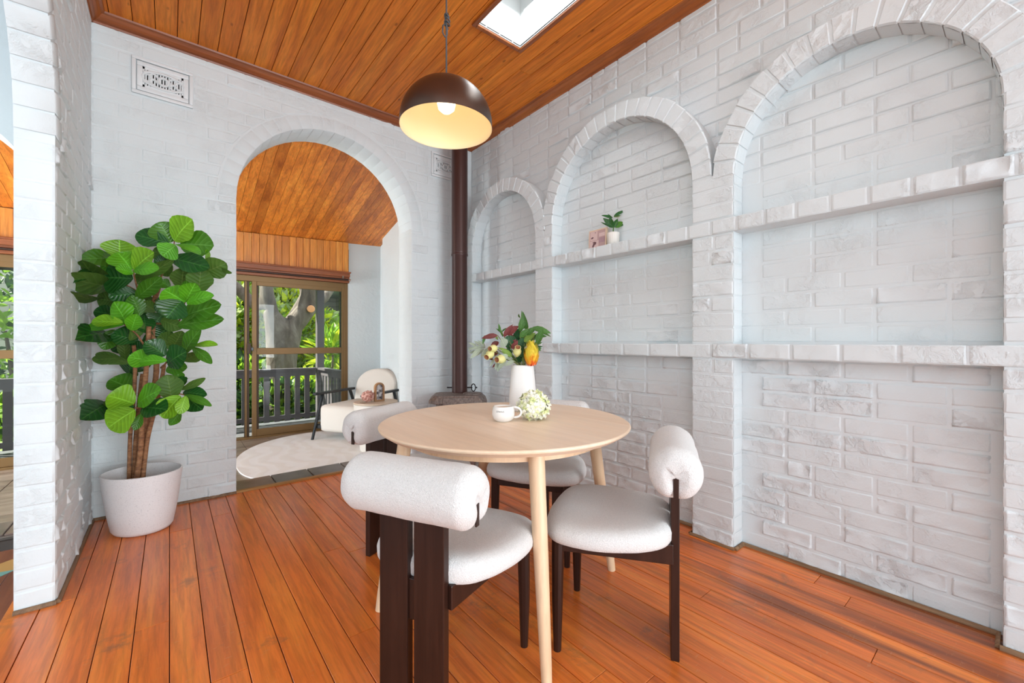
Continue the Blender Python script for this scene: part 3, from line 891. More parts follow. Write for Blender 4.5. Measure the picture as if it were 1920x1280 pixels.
# ------------------------------------------------------------------ dining table
TC = (1.211, 1.534); TZ = .786; TR_ = .565
tb = thing('dining_table', 'round pale wooden dining table with four splayed round legs', 'table', (*TC, 0))
mb = MB()
mb.lathe([(0, TZ), (TR_-.006, TZ), (TR_-.001, TZ-.003), (TR_, TZ-.006), (TR_-.003, TZ-.012), (TR_-.030, TZ-.030), (TR_-.034, TZ-.030), (0, TZ-.030)], n=128)
part('tabletop', mb, M_table, tb, math.radians(25))
mb = MB()
for k in range(4):
    pass
mb.lathe([(.445, TZ-.030), (.445, TZ-.072), (.425, TZ-.072), (.425, TZ-.030)], n=64)
part('apron', mb, M_tleg, tb, SH)
legs = [(.987-TC[0], 1.023-TC[1]), (1.725-TC[0], 1.318-TC[1]), (1.435-TC[0], 2.045-TC[1]), (.6975-TC[0], 1.75-TC[1])]
for (lx, ly) in legs:
    k = .80
    top = (lx*k, ly*k, TZ-.031)
    part('leg', MB().tube([(lx,ly,0), (lx*.985,ly*.985,.06), ((lx+top[0])/2,(ly+top[1])/2,(TZ-.03)/2), top], [.0185,.020,.0265,.031], 20), M_tleg, tb, SH)

# ------------------------------------------------------------------ dining chairs
def roll_mesh():
    L_ = .238; R0 = .089; n = 44
    prof = []
    rc = .052
    for i in range(11):
        a = PI/2*i/10
        prof.append((-L_ + rc - rc*math.cos(a), R0 - rc + rc*math.sin(a)))
    prof = [(-L_+.004, .0), (-L_+.0015, .018), (-L_, R0-rc)] + prof[1:]
    body = prof + [(x, R0) for x in (-.15,-.10,-.05,0,.05,.10,.15)] + [(-x, r_) for x, r_ in reversed(prof)]
    vs = []; fs = []; idx = []
    for (x, r_) in body:
        row = []
        if r_ < 1e-6:
            row = [len(vs)]; vs.append(Vector((x, 0, 0)))
        else:
            for k in range(n):
                a = 2*PI*k/n
                y, z = r_*math.sin(a), r_*math.cos(a)
                xx = x
                # the pinch where the padding wraps the back board
                if z < .012 and abs(y) < .034 and abs(x) > .18:
                    q = (1-abs(y)/.034)**1.3
                    xx = x - math.copysign(.020*q, x)
                row.append(len(vs)); vs.append(Vector((xx, y, z*1.02)))
        idx.append(row)
    for i in range(len(idx)-1):
        A, B = idx[i], idx[i+1]
        for k in range(n):
            k2 = (k+1) % n
            if len(A) == 1: fs.append((A[0], B[k], B[k2]))
            elif len(B) == 1: fs.append((A[k], B[0], A[k2]))
            else: fs.append((A[k], B[k], B[k2], A[k2]))
    vs = [v + Vector((noise.noise(v*22), noise.noise(v*22+Vector((5,5,5))), noise.noise(v*22+Vector((9,1,3)))))*.0035 for v in vs]
    return MB().add(vs, fs)
def seat_mesh():
    out = [(0,.068),(.10,.064),(.185,.048),(.243,.008),(.268,-.06),(.272,-.14),(.258,-.22),(.228,-.30),(.185,-.365),(.125,-.400),(.05,-.410)]
    pts = out + [(-x, y) for x, y in reversed(out[1:])]
    # smooth closed outline
    from mathutils import geometry
    n = 72; P = []
    m_ = len(pts)
    for i in range(n):
        t = i/n*m_; a = int(t); f = t-a
        p0, p1, p2, p3 = [Vector(pts[(a+q) % m_]) for q in (-1,0,1,2)]
        P.append(.5*((2*p1)+(-p0+p2)*f+(2*p0-5*p1+4*p2-p3)*f*f+(-p0+3*p1-3*p2+p3)*f*f*f))
    cen = Vector((0, -.17))
    rows = [(.0,.486),(.25,.486),(.5,.487),(.7,.488),(.84,.486),(.93,.479),(.98,.466),(1.0,.450),(.995,.434),(.97,.421),(.92,.414),(.0,.412)]
    vs = []; idx = []
    for s_, z in rows:
        if s_ == 0: idx.append([len(vs)]); vs.append((cen.x, cen.y, z - (.010 if z > .45 else 0)))
        else:
            row = []
            for p in P:
                q = cen + (p-cen)*s_
                dz = -.010*max(0, 1-s_*1.1) if z > .45 else 0
                if z > .44: dz += .012*math.exp(-((q.y+.40)/.10)**2)*s_ - .004*max(0,(q.y)/.07)
                row.append(len(vs)); vs.append((q.x, q.y, z+dz+.002*noise.noise(Vector((q.x*18, q.y*18, z*18)))))
            idx.append(row)
    fs = []
    for i in range(len(idx)-1):
        A, B = idx[i], idx[i+1]
        for k in range(n):
            k2 = (k+1) % n
            if len(A) == 1: fs.append((A[0], B[k], B[k2]))
            elif len(B) == 1: fs.append((A[k], B[0], A[k2]))
            else: fs.append((A[k], B[k], B[k2], A[k2]))
    return MB().add(vs, fs)
def make_chair(label):
    """local: x = width, +y = facing, origin on the floor midway between the front legs"""
    t = thing('dining_chair', label, 'chair', group='boucle dining chairs around the round table')
    rm = roll_mesh().mesh('backrest', M_boucle, True)
    o = link('backrest', rm, t, (0, -.412, .700))
    for s in (-1, 1):
        link('back_plate', MB().box(-.003,-.0085,-.078,.002,.0085,.012).mesh('back_plate', M_dark), o, (s*.2225, 0, 0))
    part('seat', seat_mesh(), M_boucle, t, True)
    for s in (-1, 1):
        x0, x1 = (.012, .119) if s > 0 else (-.119, -.012)
        part('rear_leg', MB().box(x0, -.428, 0, x1, -.398, .640), M_dark, t, False, .003)
        # front leg, broad at the top where the rail joins, tapering to the foot
        f = MB(); lx = s*.2
        f.tube([(lx, 0, 0), (lx, 0, .18), (lx-s*.002, -.001, .34), (lx-s*.004, -.002, .415)], [.0145,.0205,.023,.024], 10)
        part('front_leg', f, M_dark, t, SH)
        r = MB()
        a = Vector((s*.122, -.405, 0)); b = Vector((s*.196, -.012, 0)); d = (b-a).normalized(); nn_ = Vector((-d.y, d.x, 0))*.012
        vs = [a-nn_+Vector((0,0,.352)), b-nn_+Vector((0,0,.374)), b+nn_+Vector((0,0,.374)), a+nn_+Vector((0,0,.352)), a-nn_+Vector((0,0,.425)), b-nn_+Vector((0,0,.425)), b+nn_+Vector((0,0,.425)), a+nn_+Vector((0,0,.425))]
        r.add(vs, [(0,3,2,1),(4,5,6,7),(0,1,5,4),(1,2,6,5),(2,3,7,6),(3,0,4,7)])
        part('side_rail', r, M_dark, t, False, .003)
    part('front_rail', MB().box(-.185, -.014, .374, .185, .010, .424), M_dark, t, False, .003)
    part('rear_block', MB().box(-.013, -.420, .30, .013, -.385, .425), M_dark, t, False, .002)
    return t
chair = make_chair('white boucle dining chair nearest the camera, broad back legs cut by picture edge')
al = math.radians(27)
def place(c_, fm, ang):
    c_.location = (*fm, 0); c_.rotation_euler = (0, 0, ang - PI/2)
place(chair, (.948, 1.377), al)
for lb, fm, ang in (('white boucle dining chair seen from its side, standing right of the table', (1.2915, 1.2095), math.atan2(.852, -.523)),
                    ('white boucle dining chair between the table and the archway', (.93+.41*.43, 2.275-.41*.9), math.atan2(-.9, .43)),
                    ('white boucle dining chair on the far side of the table, back against the niches', (1.472, 1.654), math.atan2(-.5, -.86))):
    c2 = copy_tree(chair); c2['label'] = lb; place(c2, fm, ang)

# ------------------------------------------------------------------ pendant lamp
LP = (1.079, 1.843); LR = .230; LZ = 2.222
lamp = thing('pendant_lamp', 'large dark bronze dome pendant lamp with a glowing cream inside', 'lamp', (*LP, 0))
M_dome = mat('brushed_bronze', (.13,.10,.085), .33, .9)
L(M_dome, bump(M_dome, noise_n(M_dome, coords(M_dome, 'obj', (1,1,60)), 8, 3), .12, .002), BS(M_dome).inputs['Normal'])
M_inside = mat('cream_enamel', (.88,.74,.50), .5)
n = 20
dome = [(LR*math.cos(PI/2*i/n), LZ+.020+(LR*.94)*math.sin(PI/2*i/n)) for i in range(n)]
part('shade', MB().lathe([(LR, LZ), (LR, LZ+.01)] + dome + [(0, LZ+.020+LR*.94)], n=72), M_dome, lamp, True)
part('shade_lining', MB().lathe([(LR-.0005, LZ), (LR-.004, LZ+.004)] + [(x-.0055 if x > .01 else x, z-.0055) for x, z in dome[1:]] + [(0, LZ+.0145+LR*.94)], n=72), M_inside, lamp, True)
M_bulb = mat('lit_bulb', (1,.9,.75), .4, emit=(1,.80,.50), estr=4)
part('bulb', MB().lathe([(0,-.045),(.022,-.041),(.040,-.025),(.046,0),(.040,.024),(.026,.045),(.016,.06),(0,.06)], (0,0,LZ+.122), 24), M_bulb, lamp, True)
part('socket', MB().lathe([(.02,0),(.024,.01),(.024,.06),(.012,.075),(0,.075)], (0,0,LZ+.170), 20), M_white, lamp, SH)
bl = light('bulb_light', 'POINT', (0, 0, LZ+.070), (0,0,0), .62, (1,.72,.45), shadow_soft_size=.045); bl.parent = lamp
M_cord = mat('grey_cord', (.07,.075,.08), .6)
ztop = LZ+.02+LR*.94
part('cord', MB().tube([(0,0,ztop-.005), (0,0,ZC)], .0042, 8), M_cord, lamp, True)
part('cap', MB().lathe([(.012,0),(.010,.012),(.005,.016),(0,.016)], (0,0,ztop-.003), 16), M_dome, lamp, SH)
kn = MB(); kz = 2.74
kp = []
for i in range(60):
    a = i/59*6*PI
    kp.append((.011*math.cos(a) + .006*math.sin(i/59*PI), .011*math.sin(a), kz + .05*i/59 - .012*math.cos(a)))
kn.tube(kp, .004, 6)
kn.tube([( -.002,0,kz+.01),(-.020,0,kz-.01),(-.022,0,kz-.045),(-.008,0,kz-.062),(.004,0,kz-.045),(.004,0,kz)], .004, 6)
kn.tube([(.0,0,kz+.04),(.018,.004,kz+.055),(.012,.006,kz+.07),(-.006,0,kz+.05)], .004, 6)
part('knot', kn, M_cord, lamp, True)

# ------------------------------------------------------------------ stove and flue
M_flue = mat('brown_enamel_flue', (.058,.024,.020), .38, .3)
L(M_flue, bump(M_flue, noise_n(M_flue, coords(M_flue, 'pos'), 60, 4), .25, .002), BS(M_flue).inputs['Normal'])
M_iron = mat('grey_cast_iron', (.105,.085,.075), .55, .5)
_n = noise_n(M_iron, coords(M_iron), 55, 5, .65)
L(M_iron, bump(M_iron, _n, .5, .004), BS(M_iron).inputs['Normal'])
L(M_iron, ramp(M_iron, _n, [(.3, (.12,.095,.085)), (.7, (.33,.28,.25))]), BS(M_iron).inputs['Base Color'])
FP = (2.197, 3.50)
fl = thing('flue_pipe', 'tall brown enamel flue pipe rising from the stove to the ceiling', 'flue', (*FP, 0))
part('lower_pipe', MB().lathe([(.075,.655),(.075,1.985),(.0785,1.99),(.0785,2.02)], n=40), M_flue, fl, SH)
part('upper_pipe', MB().lathe([(.078,2.0),(.078,ZC-.001)], n=40), M_flue, fl, SH)
part('collar', MB().lathe([(.0795,1.985),(.081,1.99),(.081,2.0),(.0795,2.005)], n=40), M_flue, fl, SH)
dm = MB().tube([(-.115,0,.70),(.125,0,.70)], .006, 8)
_d = part('damper_rod', dm, M_black, fl, SH); _d.rotation_euler = (0,0,-TH)
for nm_, mb_ in (('damper_knob', MB().lathe([(0,-.009),(.009,0),(0,.009)], (-.118,0,.70), 10)), ('damper_ring', MB().tube([(.135+.020*math.cos(a*PI/8), 0, .70+.036*math.sin(a*PI/8)) for a in range(17)], .0055, 6)), ('damper_tip', MB().lathe([(0,-.010),(.010,0),(0,.010)], (.166,0,.70), 10))):
    _d = part(nm_, mb_, M_black, fl, SH); _d.rotation_euler = (0,0,-TH)
sv = thing('wood_stove', 'small old cast iron stove in the corner, mostly hidden behind the table', 'stove', (2.12, 3.40, 0), math.atan2(-.54, -.85)*0 - math.radians(33))
def chamf(w, d, c_): return [(-w+c_,-d),(w-c_,-d),(w,-d+c_),(w,d-c_),(w-c_,d),(-w+c_,d),(-w,d-c_),(-w,-d+c_)]
mb = MB()
A = chamf(.265,.19,.05); B = chamf(.215,.16,.04)
vs = [(x,y,.585) for x,y in A] + [(x,y,.612) for x,y in A] + [(x,y,.655) for x,y in B]
fs = [tuple(range(7,-1,-1)), tuple(range(16,24))] + [(i,(i+1)%8,8+(i+1)%8,8+i) for i in range(8)] + [(8+i,8+(i+1)%8,16+(i+1)%8,16+i) for i in range(8)]
mb.add(vs, fs); part('top_plate', mb, M_iron, sv, False, .004)
part('body', MB().prism(chamf(.20,.15,.03), .13, .585, lambda a,b,h: (a,b,h)), M_iron, sv, False, .004)
part('front_panel', MB().box(-.135,-.200,.56,.135,-.150,.640).box(-.12,-.207,.575,.12,-.199,.628), M_iron, sv, False, .003)
part('stove_door', MB().box(-.13,-.170,.22,.13,-.149,.52), M_iron, sv, False, .005)
part('door_knob', MB().lathe([(.010,0),(.014,.012),(.010,.024),(0,.026)], (.10,-.19,.37), 12), M_iron, sv, SH)
part('hotplate', MB().lathe([(.085,.655),(.085,.664),(.078,.668),(0,.668)], (.13,-.02,0), 28), M_iron, sv, SH)
for sx in (-1, 1):
    for sy in (-1, 1):
        part('foot', MB().tube([(sx*.15,sy*.11,.135),(sx*.175,sy*.125,.07),(sx*.17,sy*.125,0)], [.024,.016,.022], 8), M_iron, sv, SH)

# ------------------------------------------------------------------ things on the table
vase = thing('vase', 'tall tapering matt white vase holding the native flower bouquet', 'vase', (1.45, 1.685, TZ))
M_vase = mat('matt_white_ceramic', (.80,.785,.765), .75)
L(M_vase, bump(M_vase, noise_n(M_vase, coords(M_vase), 90, 4), .12, .002), BS(M_vase).inputs['Normal'])
wb = lambda a, z: 1 + .045*math.cos(4*a+.6) - .0*z + (.012*math.sin(3*a+1) if z > .2 else 0)
prof = [(0,0),(.060,0),(.068,.006),(.0725,.03),(.072,.08),(.066,.16),(.060,.225),(.0575,.240),(.0545,.2405),(.0535,.225),(.058,.12),(.060,.05),(0,.04)]
part('vessel', MB().lathe(prof, n=44, wob=wb), M_vase, vase, math.radians(50))

mug = thing('mug', 'small round white mug with dark handwritten word', 'mug', (1.184, 1.512, TZ))
M_mug = mat('glossy_white_ceramic', (.84,.82,.79), .18)
part('cup', MB().lathe([(0,.002),(.030,0),(.036,.003),(.047,.014),(.052,.032),(.051,.050),(.046,.066),(.0445,.069),(.0425,.068),(.046,.050),(.047,.033),(.040,.014),(0,.010)], n=40), M_mug, mug, math.radians(50))
hd = MB(); rd = Vector((math.cos(TH+.1), -math.sin(TH+.1), 0))
hd.tube([rd*(.046+.036*math.sin(PI*i/14)**.8) + Vector((0,0,.0415+.0235*math.cos(PI*i/14))) for i in range(15)], .0052, 10)
part('handle', hd, M_mug, mug, True)
part('coffee', MB().lathe([(0,.060),(.0445,.060)], n=32), mat('milky_drink', (.62,.47,.33), .5), mug)
tx = bpy.data.curves.new('lettering', 'FONT'); tx.body = 'Unwind,'; tx.size = .0112; tx.shear = .35; tx.align_x = 'CENTER'
tob = bpy.data.objects.new('tmp', tx); COL.objects.link(tob)
bpy.context.view_layer.update()
dg = bpy.context.evaluated_depsgraph_get()
tm = bpy.data.meshes.new_from_object(tob.evaluated_get(dg)); bpy.data.objects.remove(tob)
fdir = -TH - PI/2 - .28     # towards the camera, a little left
for v in tm.vertices:
    a = fdir + v.co.x/.0505; z = .047 + v.co.y
    rr = .0522 - max(0, (z-.045))*.18
    v.co = (rr*math.cos(a), rr*math.sin(a), z)
tm.materials.clear(); tm.materials.append(mat('black_ink', (.03,.03,.03), .6))
link('lettering', tm, mug)

M_hyd = mat('cream_petal', (.84,.84,.62), .7)
L(M_hyd, ramp(M_hyd, N(M_hyd, 'ShaderNodeObjectInfo').outputs['Random'], [(0, (.84,.84,.58)), (1, (.84,.84,.58))]), BS(M_hyd).inputs['Base Color'])
M_hyd.node_tree.links.remove(BS(M_hyd).inputs['Base Color'].links[0])
_n = noise_n(M_hyd, coords(M_hyd), 40, 2)
L(M_hyd, ramp(M_hyd, _n, [(.38, (.70,.76,.36)), (.55, (.88,.88,.76))]), BS(M_hyd).inputs['Base Color'])
def flower_head(name, label, cat, loc, R_, m_, count, pet, seed, squash=1.0, leafm=None):
    t = thing(name, label, cat, loc)
    r = random.Random(seed); mb = MB()
    part('core', MB().lathe([(0,-R_*.62*squash),(R_*.45,-R_*.4*squash),(R_*.66,0),(R_*.45,R_*.4*squash),(0,R_*.62*squash)], (0,0,0), 14), m_, t, True)
    for i in range(count):
        z = 1-2*(i+.5)/count; a = i*2.39996; q = math.sqrt(1-z*z)
        d = Vector((q*math.cos(a), q*math.sin(a), z))
        c_ = Vector((d.x*R_, d.y*R_, d.z*R_*squash)) * r.uniform(.86, 1.02)
        u = d.orthogonal().normalized(); w = d.cross(u)
        rot = r.uniform(0, PI)
        for k in range(4):
            aa = rot + k*PI/2
            e1 = u*math.cos(aa) + w*math.sin(aa); e2 = d.cross(e1)
            s_ = pet*r.uniform(.8, 1.15); tip = r.uniform(-.1,.5)
            b = len(mb.v)
            mb.add([c_, c_+e1*s_*.5+e2*s_*.42+d*s_*.10, c_+e1*s_+e2*s_*.12+d*s_*tip, c_+e1*s_-e2*s_*.12+d*s_*tip, c_+e1*s_*.5-e2*s_*.42+d*s_*.10], [(0,1,2,3,4)])
    part('petals', mb, m_, t, False, kind='stuff')
    return t
hy = flower_head('hydrangea_head', 'pale yellow-green hydrangea head lying on the table beside the mug', 'flower', (1.318, 1.452, TZ+.066), .073, M_hyd, 130, .021, 3, .88)
part('stem', MB().tube([(.0,.0,-.02),(.03,.035,-.045),(.055,.06,-.055)], .003, 6), mat('stem_green', (.12,.22,.05), .6), hy)

# ------------------------------------------------------------------ leaves
def leaf_mesh(base, tip, width, nrm, prof, curl=.12, cup=.15, m_=None, nu=10, nv=4, twist=0, name='leaf'):
    base, tip = Vector(base), Vector(tip)
    ax = tip - base; ln = ax.length; ax.normalize()
    side = ax.cross(nrm).normalized(); up = side.cross(ax).normalized()
    if twist:
        q = Matrix.Rotation(twist, 3, ax); side = q @ side; up = q @ up
    vs = []; uv = []
    for i in range(nu+1):
        t = (1-math.cos(PI*i/nu))/2; wv = prof(t)*width*.5
        for j in range(nv+1):
            s_ = -1 + 2*j/nv
            off = up*(-curl*ln*(t**1.8) + curl*ln*.35*math.sin(PI*t)) + up*(cup*wv*(s_*s_)) - up*(.02*width*(1-abs(s_)))
            vs.append(base + ax*(ln*t) + side*(wv*s_) + off); uv.append((t, s_*.5+.5))
    fs = []
    W_ = nv+1
    for i in range(nu):
        for j in range(nv):
            a = i*W_+j; fs.append((a, a+1, a+W_+1, a+W_))
    me = bpy.data.meshes.new(name); me.from_pydata([tuple(v) for v in vs], [], fs)
    ul = me.uv_layers.new(name='UVMap')
    for p in me.polygons:
        for li, vi in zip(p.loop_indices, p.vertices): ul.data[li].uv = uv[vi]
    me.polygons.foreach_set('use_smooth', [True]*len(me.polygons))
    if m_: me.materials.append(m_)
    return me
def leaf_mat(name, col, vein=None, rough=.35, trans=.25, back=None):
    m = mat(name, col, rough, spec=.5)
    uvn = N(m, 'ShaderNodeUVMap'); sep = N(m, 'ShaderNodeSeparateXYZ'); L(m, uvn.outputs[0], sep.inputs[0])
    v = math_n(m, 'ABSOLUTE', math_n(m, 'SUBTRACT', sep.outputs['Y'], .5))
    # side veins slant forward from the midrib
    ph = math_n(m, 'SUBTRACT', sep.outputs['X'], math_n(m, 'MULTIPLY', v, .55))
    w = math_n(m, 'SINE', math_n(m, 'MULTIPLY', ph, 44))
    vs_ = math_n(m, 'GREATER_THAN', w, .86)
    mid = math_n(m, 'LESS_THAN', v, .022)
    k = math_n(m, 'MAXIMUM', math_n(m, 'MULTIPLY', vs_, .40), math_n(m, 'MULTIPLY', mid, .9))
    vein = vein or tuple(min(1, c_*1.5+.04) for c_ in col)
    nz = noise_n(m, coords(m), 9, 3)
    tone = ramp(m, nz, [(.3, tuple(c_*.72 for c_ in col)), (.7, tuple(min(1, c_*1.2) for c_ in col))])
    c_ = mix(m, k, tone, vein)
    if back:
        gm = N(m, 'ShaderNodeNewGeometry'); c_ = mix(m, gm.outputs['Backfacing'], c_, back)
    L(m, c_, BS(m).inputs['Base Color'])
    L(m, bump(m, math_n(m, 'ADD', math_n(m, 'MULTIPLY', w, .5), math_n(m, 'MULTIPLY', mid, -1.5)), .35, .004), BS(m).inputs['Normal'])
    BS(m).inputs['Subsurface Weight'].default_value = 0
    if trans:
        tr = N(m, 'ShaderNodeBsdfTranslucent'); L(m, c_, tr.inputs[0])
        mx = N(m, 'ShaderNodeMixShader'); mx.inputs[0].default_value = trans
        out = m.node_tree.nodes['Material Output']
        L(m, BS(m).outputs[0], mx.inputs[1]); L(m, tr.outputs[0], mx.inputs[2]); L(m, mx.outputs[0], out.inputs[0])
    return m
fiddle = lambda t: (max(0, math.sin(PI*t**1.15))**.5) * (.80+.20*math.sin(PI*t**1.6)) * (1-.10*math.exp(-((t-.33)/.12)**2)) + .02
LM = {'b': leaf_mat('fresh_green_leaf', (.11,.42,.015), rough=.3), 'l': leaf_mat('lime_leaf', (.22,.50,.02), rough=.35),
      'm': leaf_mat('mid_green_leaf', (.065,.22,.014), rough=.3), 'd': leaf_mat('deep_green_leaf', (.018,.105,.018), rough=.25, vein=(.06,.22,.04)),
      'o': leaf_mat('olive_leaf_underside', (.075,.17,.022), rough=.55, vein=(.14,.25,.05))}

# fiddle-leaf fig : leaf list  (x0,y0 -> x1,y1 , width , tone, depth shift) read off the plant
R6 = [(1030,290,1180,80,220,'l',0),(990,310,880,110,230,'m',.03),(960,320,620,230,160,'d',.0),(1040,350,905,455,170,'b',-.06),(1040,340,1280,400,110,'b',-.08),(1100,330,1400,340,230,'m',.0),
 (1010,490,1350,570,170,'d',-.02),(980,490,800,400,120,'o',.05),(960,540,820,520,110,'d',.05),(1340,600,1400,430,100,'l',.06),(1330,650,1565,560,190,'o',.04),(1540,600,1630,648,40,'o',.05),
 (1100,810,1130,620,170,'o',.05),(1290,860,1320,620,190,'o',.04),(560,610,430,430,230,'b',-.08),(590,610,760,430,210,'l',-.08),(590,620,815,590,120,'b',-.12),(580,650,412,595,90,'b',-.12),
 (570,710,270,690,270,'d',-.05),(430,480,430,305,210,'l',.03),(370,500,90,480,130,'m',.06),(420,520,230,590,110,'b',.0),(330,790,-10,750,160,'o',.05),(240,740,60,610,160,'o',.06),(240,640,0,650,70,'d',.08),
 (250,895,0,975,90,'o',.08),(390,960,190,930,150,'o',.03),(620,870,335,900,170,'d',.0),(625,915,845,730,120,'m',-.02),(640,720,970,545,90,'o',-.02),(650,1110,580,905,130,'m',-.02),(980,800,880,740,90,'m',.05),
 (1140,965,930,830,210,'b',-.06),(1150,960,1240,790,160,'b',-.05),(1150,930,1155,765,80,'m',-.04),(1170,975,1405,890,120,'b',-.10),(1100,960,950,1120,230,'d',-.10),(1110,1130,1455,1000,200,'m',-.02),
 (1080,1220,1495,1150,150,'m',-.04),(1090,970,830,1040,160,'d',.02),(460,1190,140,1170,110,'l',-.12),(470,1210,90,1225,120,'b',-.10),(500,1190,400,985,170,'b',-.06),(560,1270,610,1120,110,'b',-.08),
 (390,1110,165,1060,120,'d',.02),(700,1110,720,1275,130,'d',.02),(820,960,690,920,150,'o',.04),(830,1060,680,980,110,'o',.02),(890,1160,1080,1240,120,'o',-.02),(900,1100,820,1190,170,'d',.04),
 (760,620,640,760,110,'o',.03),(1000,560,880,660,110,'o',.06),(560,1000,400,1060,130,'d',.05),(720,1000,620,1180,130,'d',.08),(1230,700,1400,760,150,'o',.08)]
R7 = [(240,120,20,100,140,'d',.02),(400,160,495,30,60,'o',-.04),(460,160,265,110,110,'d',-.01),(275,80,190,220,90,'m',.0),(330,300,100,320,60,'o',-.02),(390,340,130,280,70,'o',.0),(365,320,345,165,60,'o',.03),(520,240,400,210,90,'d',.06),
 (600,335,400,290,130,'b',-.12),(690,325,485,320,75,'b',-.14),(680,280,535,180,120,'d',-.08),(700,345,815,260,150,'d',-.08),(690,395,830,375,90,'m',-.06),(745,215,635,125,120,'o',.02),(745,210,810,105,100,'o',.02),
 (835,260,930,90,100,'m',.0),(800,270,770,170,80,'d',.05),(905,210,1070,185,60,'l',.0),(905,220,1030,320,60,'m',-.02),(820,320,955,275,80,'o',.03),(420,560,255,470,140,'m',.04),(430,665,240,600,170,'l',-.08),
 (465,665,600,560,140,'b',-.08),(500,700,660,700,135,'d',-.10),(430,690,215,750,80,'d',-.06),(435,720,225,850,165,'l',-.12),(215,670,50,760,140,'d',-.02),(290,690,200,660,60,'o',.0),(490,750,440,870,50,'m',-.04),
 (735,630,700,455,140,'o',-.02),(800,610,655,765,140,'l',-.08),(845,610,800,740,70,'l',-.10),(815,555,975,480,45,'o',.0),(830,575,980,590,80,'d',.03),(840,600,1025,665,50,'m',-.04),(860,620,955,700,110,'d',.02),
 (800,740,730,825,60,'m',-.04),(800,490,780,415,60,'m',.03),(830,520,780,470,80,'d',.03),(400,440,390,360,110,'d',.08),(520,400,470,340,120,'d',.10),(640,160,560,90,150,'d',.10),(330,60,420,150,160,'d',.10),(700,60,620,130,150,'d',.08),(520,60,620,20,150,'d',.10),(300,180,390,250,110,'d',.10)]
fig = thing('fiddle_leaf_fig', 'tall fiddle-leaf fig with several bare stems in the oval white planter', 'plant', (0,0,0))
PD = 2.55
def clampd(px, py, d):
    r = ray(px, py)
    if r.x < 0: d = min(d, (XL+.03)/r.x)
    d = min(d, (YB-.05)/r.y)
    return Vector((r.x*d, r.y*d, CAMZ + r.z*d))
rl_ = random.Random(11)
view = None
for src, sc_, ox, oy in ((R6, 5.817, 150, 400), (R7, 4.266, 150, 600)):
    for (x0, y0, x1, y1, w, tone, dd) in src:
        px0, py0, px1, py1 = ox+x0/sc_, oy+y0/sc_, ox+x1/sc_, oy+y1/sc_
        d0 = PD + dd*1.2
        b = clampd(px0, py0, d0 + .02); t = clampd(px1, py1, d0 - rl_.uniform(.0,.07) + (.03 if tone == 'o' else 0))
        wm = w/sc_*((b-Vector((0,0,CAMZ))).length*.93)/FPX*.92
        vd = (Vector((0,0,CAMZ)) - (b+t)/2).normalized()
        upn = (vd + Vector((0,0,.55 if tone in 'bl' else (.25 if tone in 'md' else -.25))) + Vector((rl_.uniform(-.3,.3), rl_.uniform(-.3,.3), 0))).normalized()
        me = leaf_mesh(b-(t-b)*.03, b+(t-b)*1.08, wm*1.22, upn, fiddle, .10, rl_.uniform(.06,.3), LM[tone])
        link('leaf', me, fig)
M_stem = mat('fig_stem', (.30,.14,.06), .75)
_n = noise_n(M_stem, coords(M_stem, 'pos', (1,1,2.5)), 28, 5, .65)
L(M_stem, ramp(M_stem, _n, [(.32, (.14,.06,.03)), (.55, (.33,.15,.065)), (.75, (.46,.25,.13))]), BS(M_stem).inputs['Base Color'])
L(M_stem, bump(M_stem, _n, .5, .006), BS(M_stem).inputs['Normal'])
POT = (-.128, 3.425)
def p7(x, y): return (150+x/4.266, 600+y/4.266)
def p6(x, y): return (150+x/5.817, 400+y/5.817)
def dpath(pts, dd0, dd1):
    n = len(pts); o_ = []
    for i, p in enumerate(pts):
        o_.append(clampd(p[0], p[1], PD + dd0 + (dd1-dd0)*i/(n-1)))
    return o_
def smooth_path(P, k=4):
    out = []
    for i in range(len(P)-1):
        p0 = P[max(i-1,0)]; p1 = P[i]; p2 = P[i+1]; p3 = P[min(i+2,len(P)-1)]
        for j in range(k):
            f = j/k
            out.append(.5*((2*p1)+(-p0+p2)*f+(2*p0-5*p1+4*p2-p3)*f*f+(-p0+3*p1-3*p2+p3)*f*f*f))
    out.append(P[-1]); return out
stems = [([p7(392,1300),p7(397,1100),p7(405,870),p7(432,600),p7(440,350),p7(430,200)], .03, .02, .011, .010),
         ([p7(432,1300),p7(440,1050),p7(455,850),p7(475,650),p7(500,430)], .05, .05, .012, .011),
         ([p7(450,1300),p7(478,1100),p7(490,950),p7(497,750),p7(520,500),p7(540,250),p7(552,50)], -.01, -.01, .0145, .012),
         ([p7(470,1300),p7(505,950),p7(545,750),p7(590,560),p7(612,350),p6(790,1200),p6(800,1000),p6(865,780)], .05, .07, .016, .013),
         ([p7(500,1300),p7(520,1100),p7(550,900),p7(605,700),p7(650,500),p7(672,360)], .01, .03, .0125, .010)]
for P, a, b, r0, r1 in stems:
    q = smooth_path(dpath(P, a, b)); n = len(q)
    mb = MB().tube(q, [(r0+(r1-r0)*i/(n-1))*(1+.10*noise.noise(q[i]*30)) for i in range(n)], 12)
    link('stem', mb.mesh('stem', M_stem, True), fig)
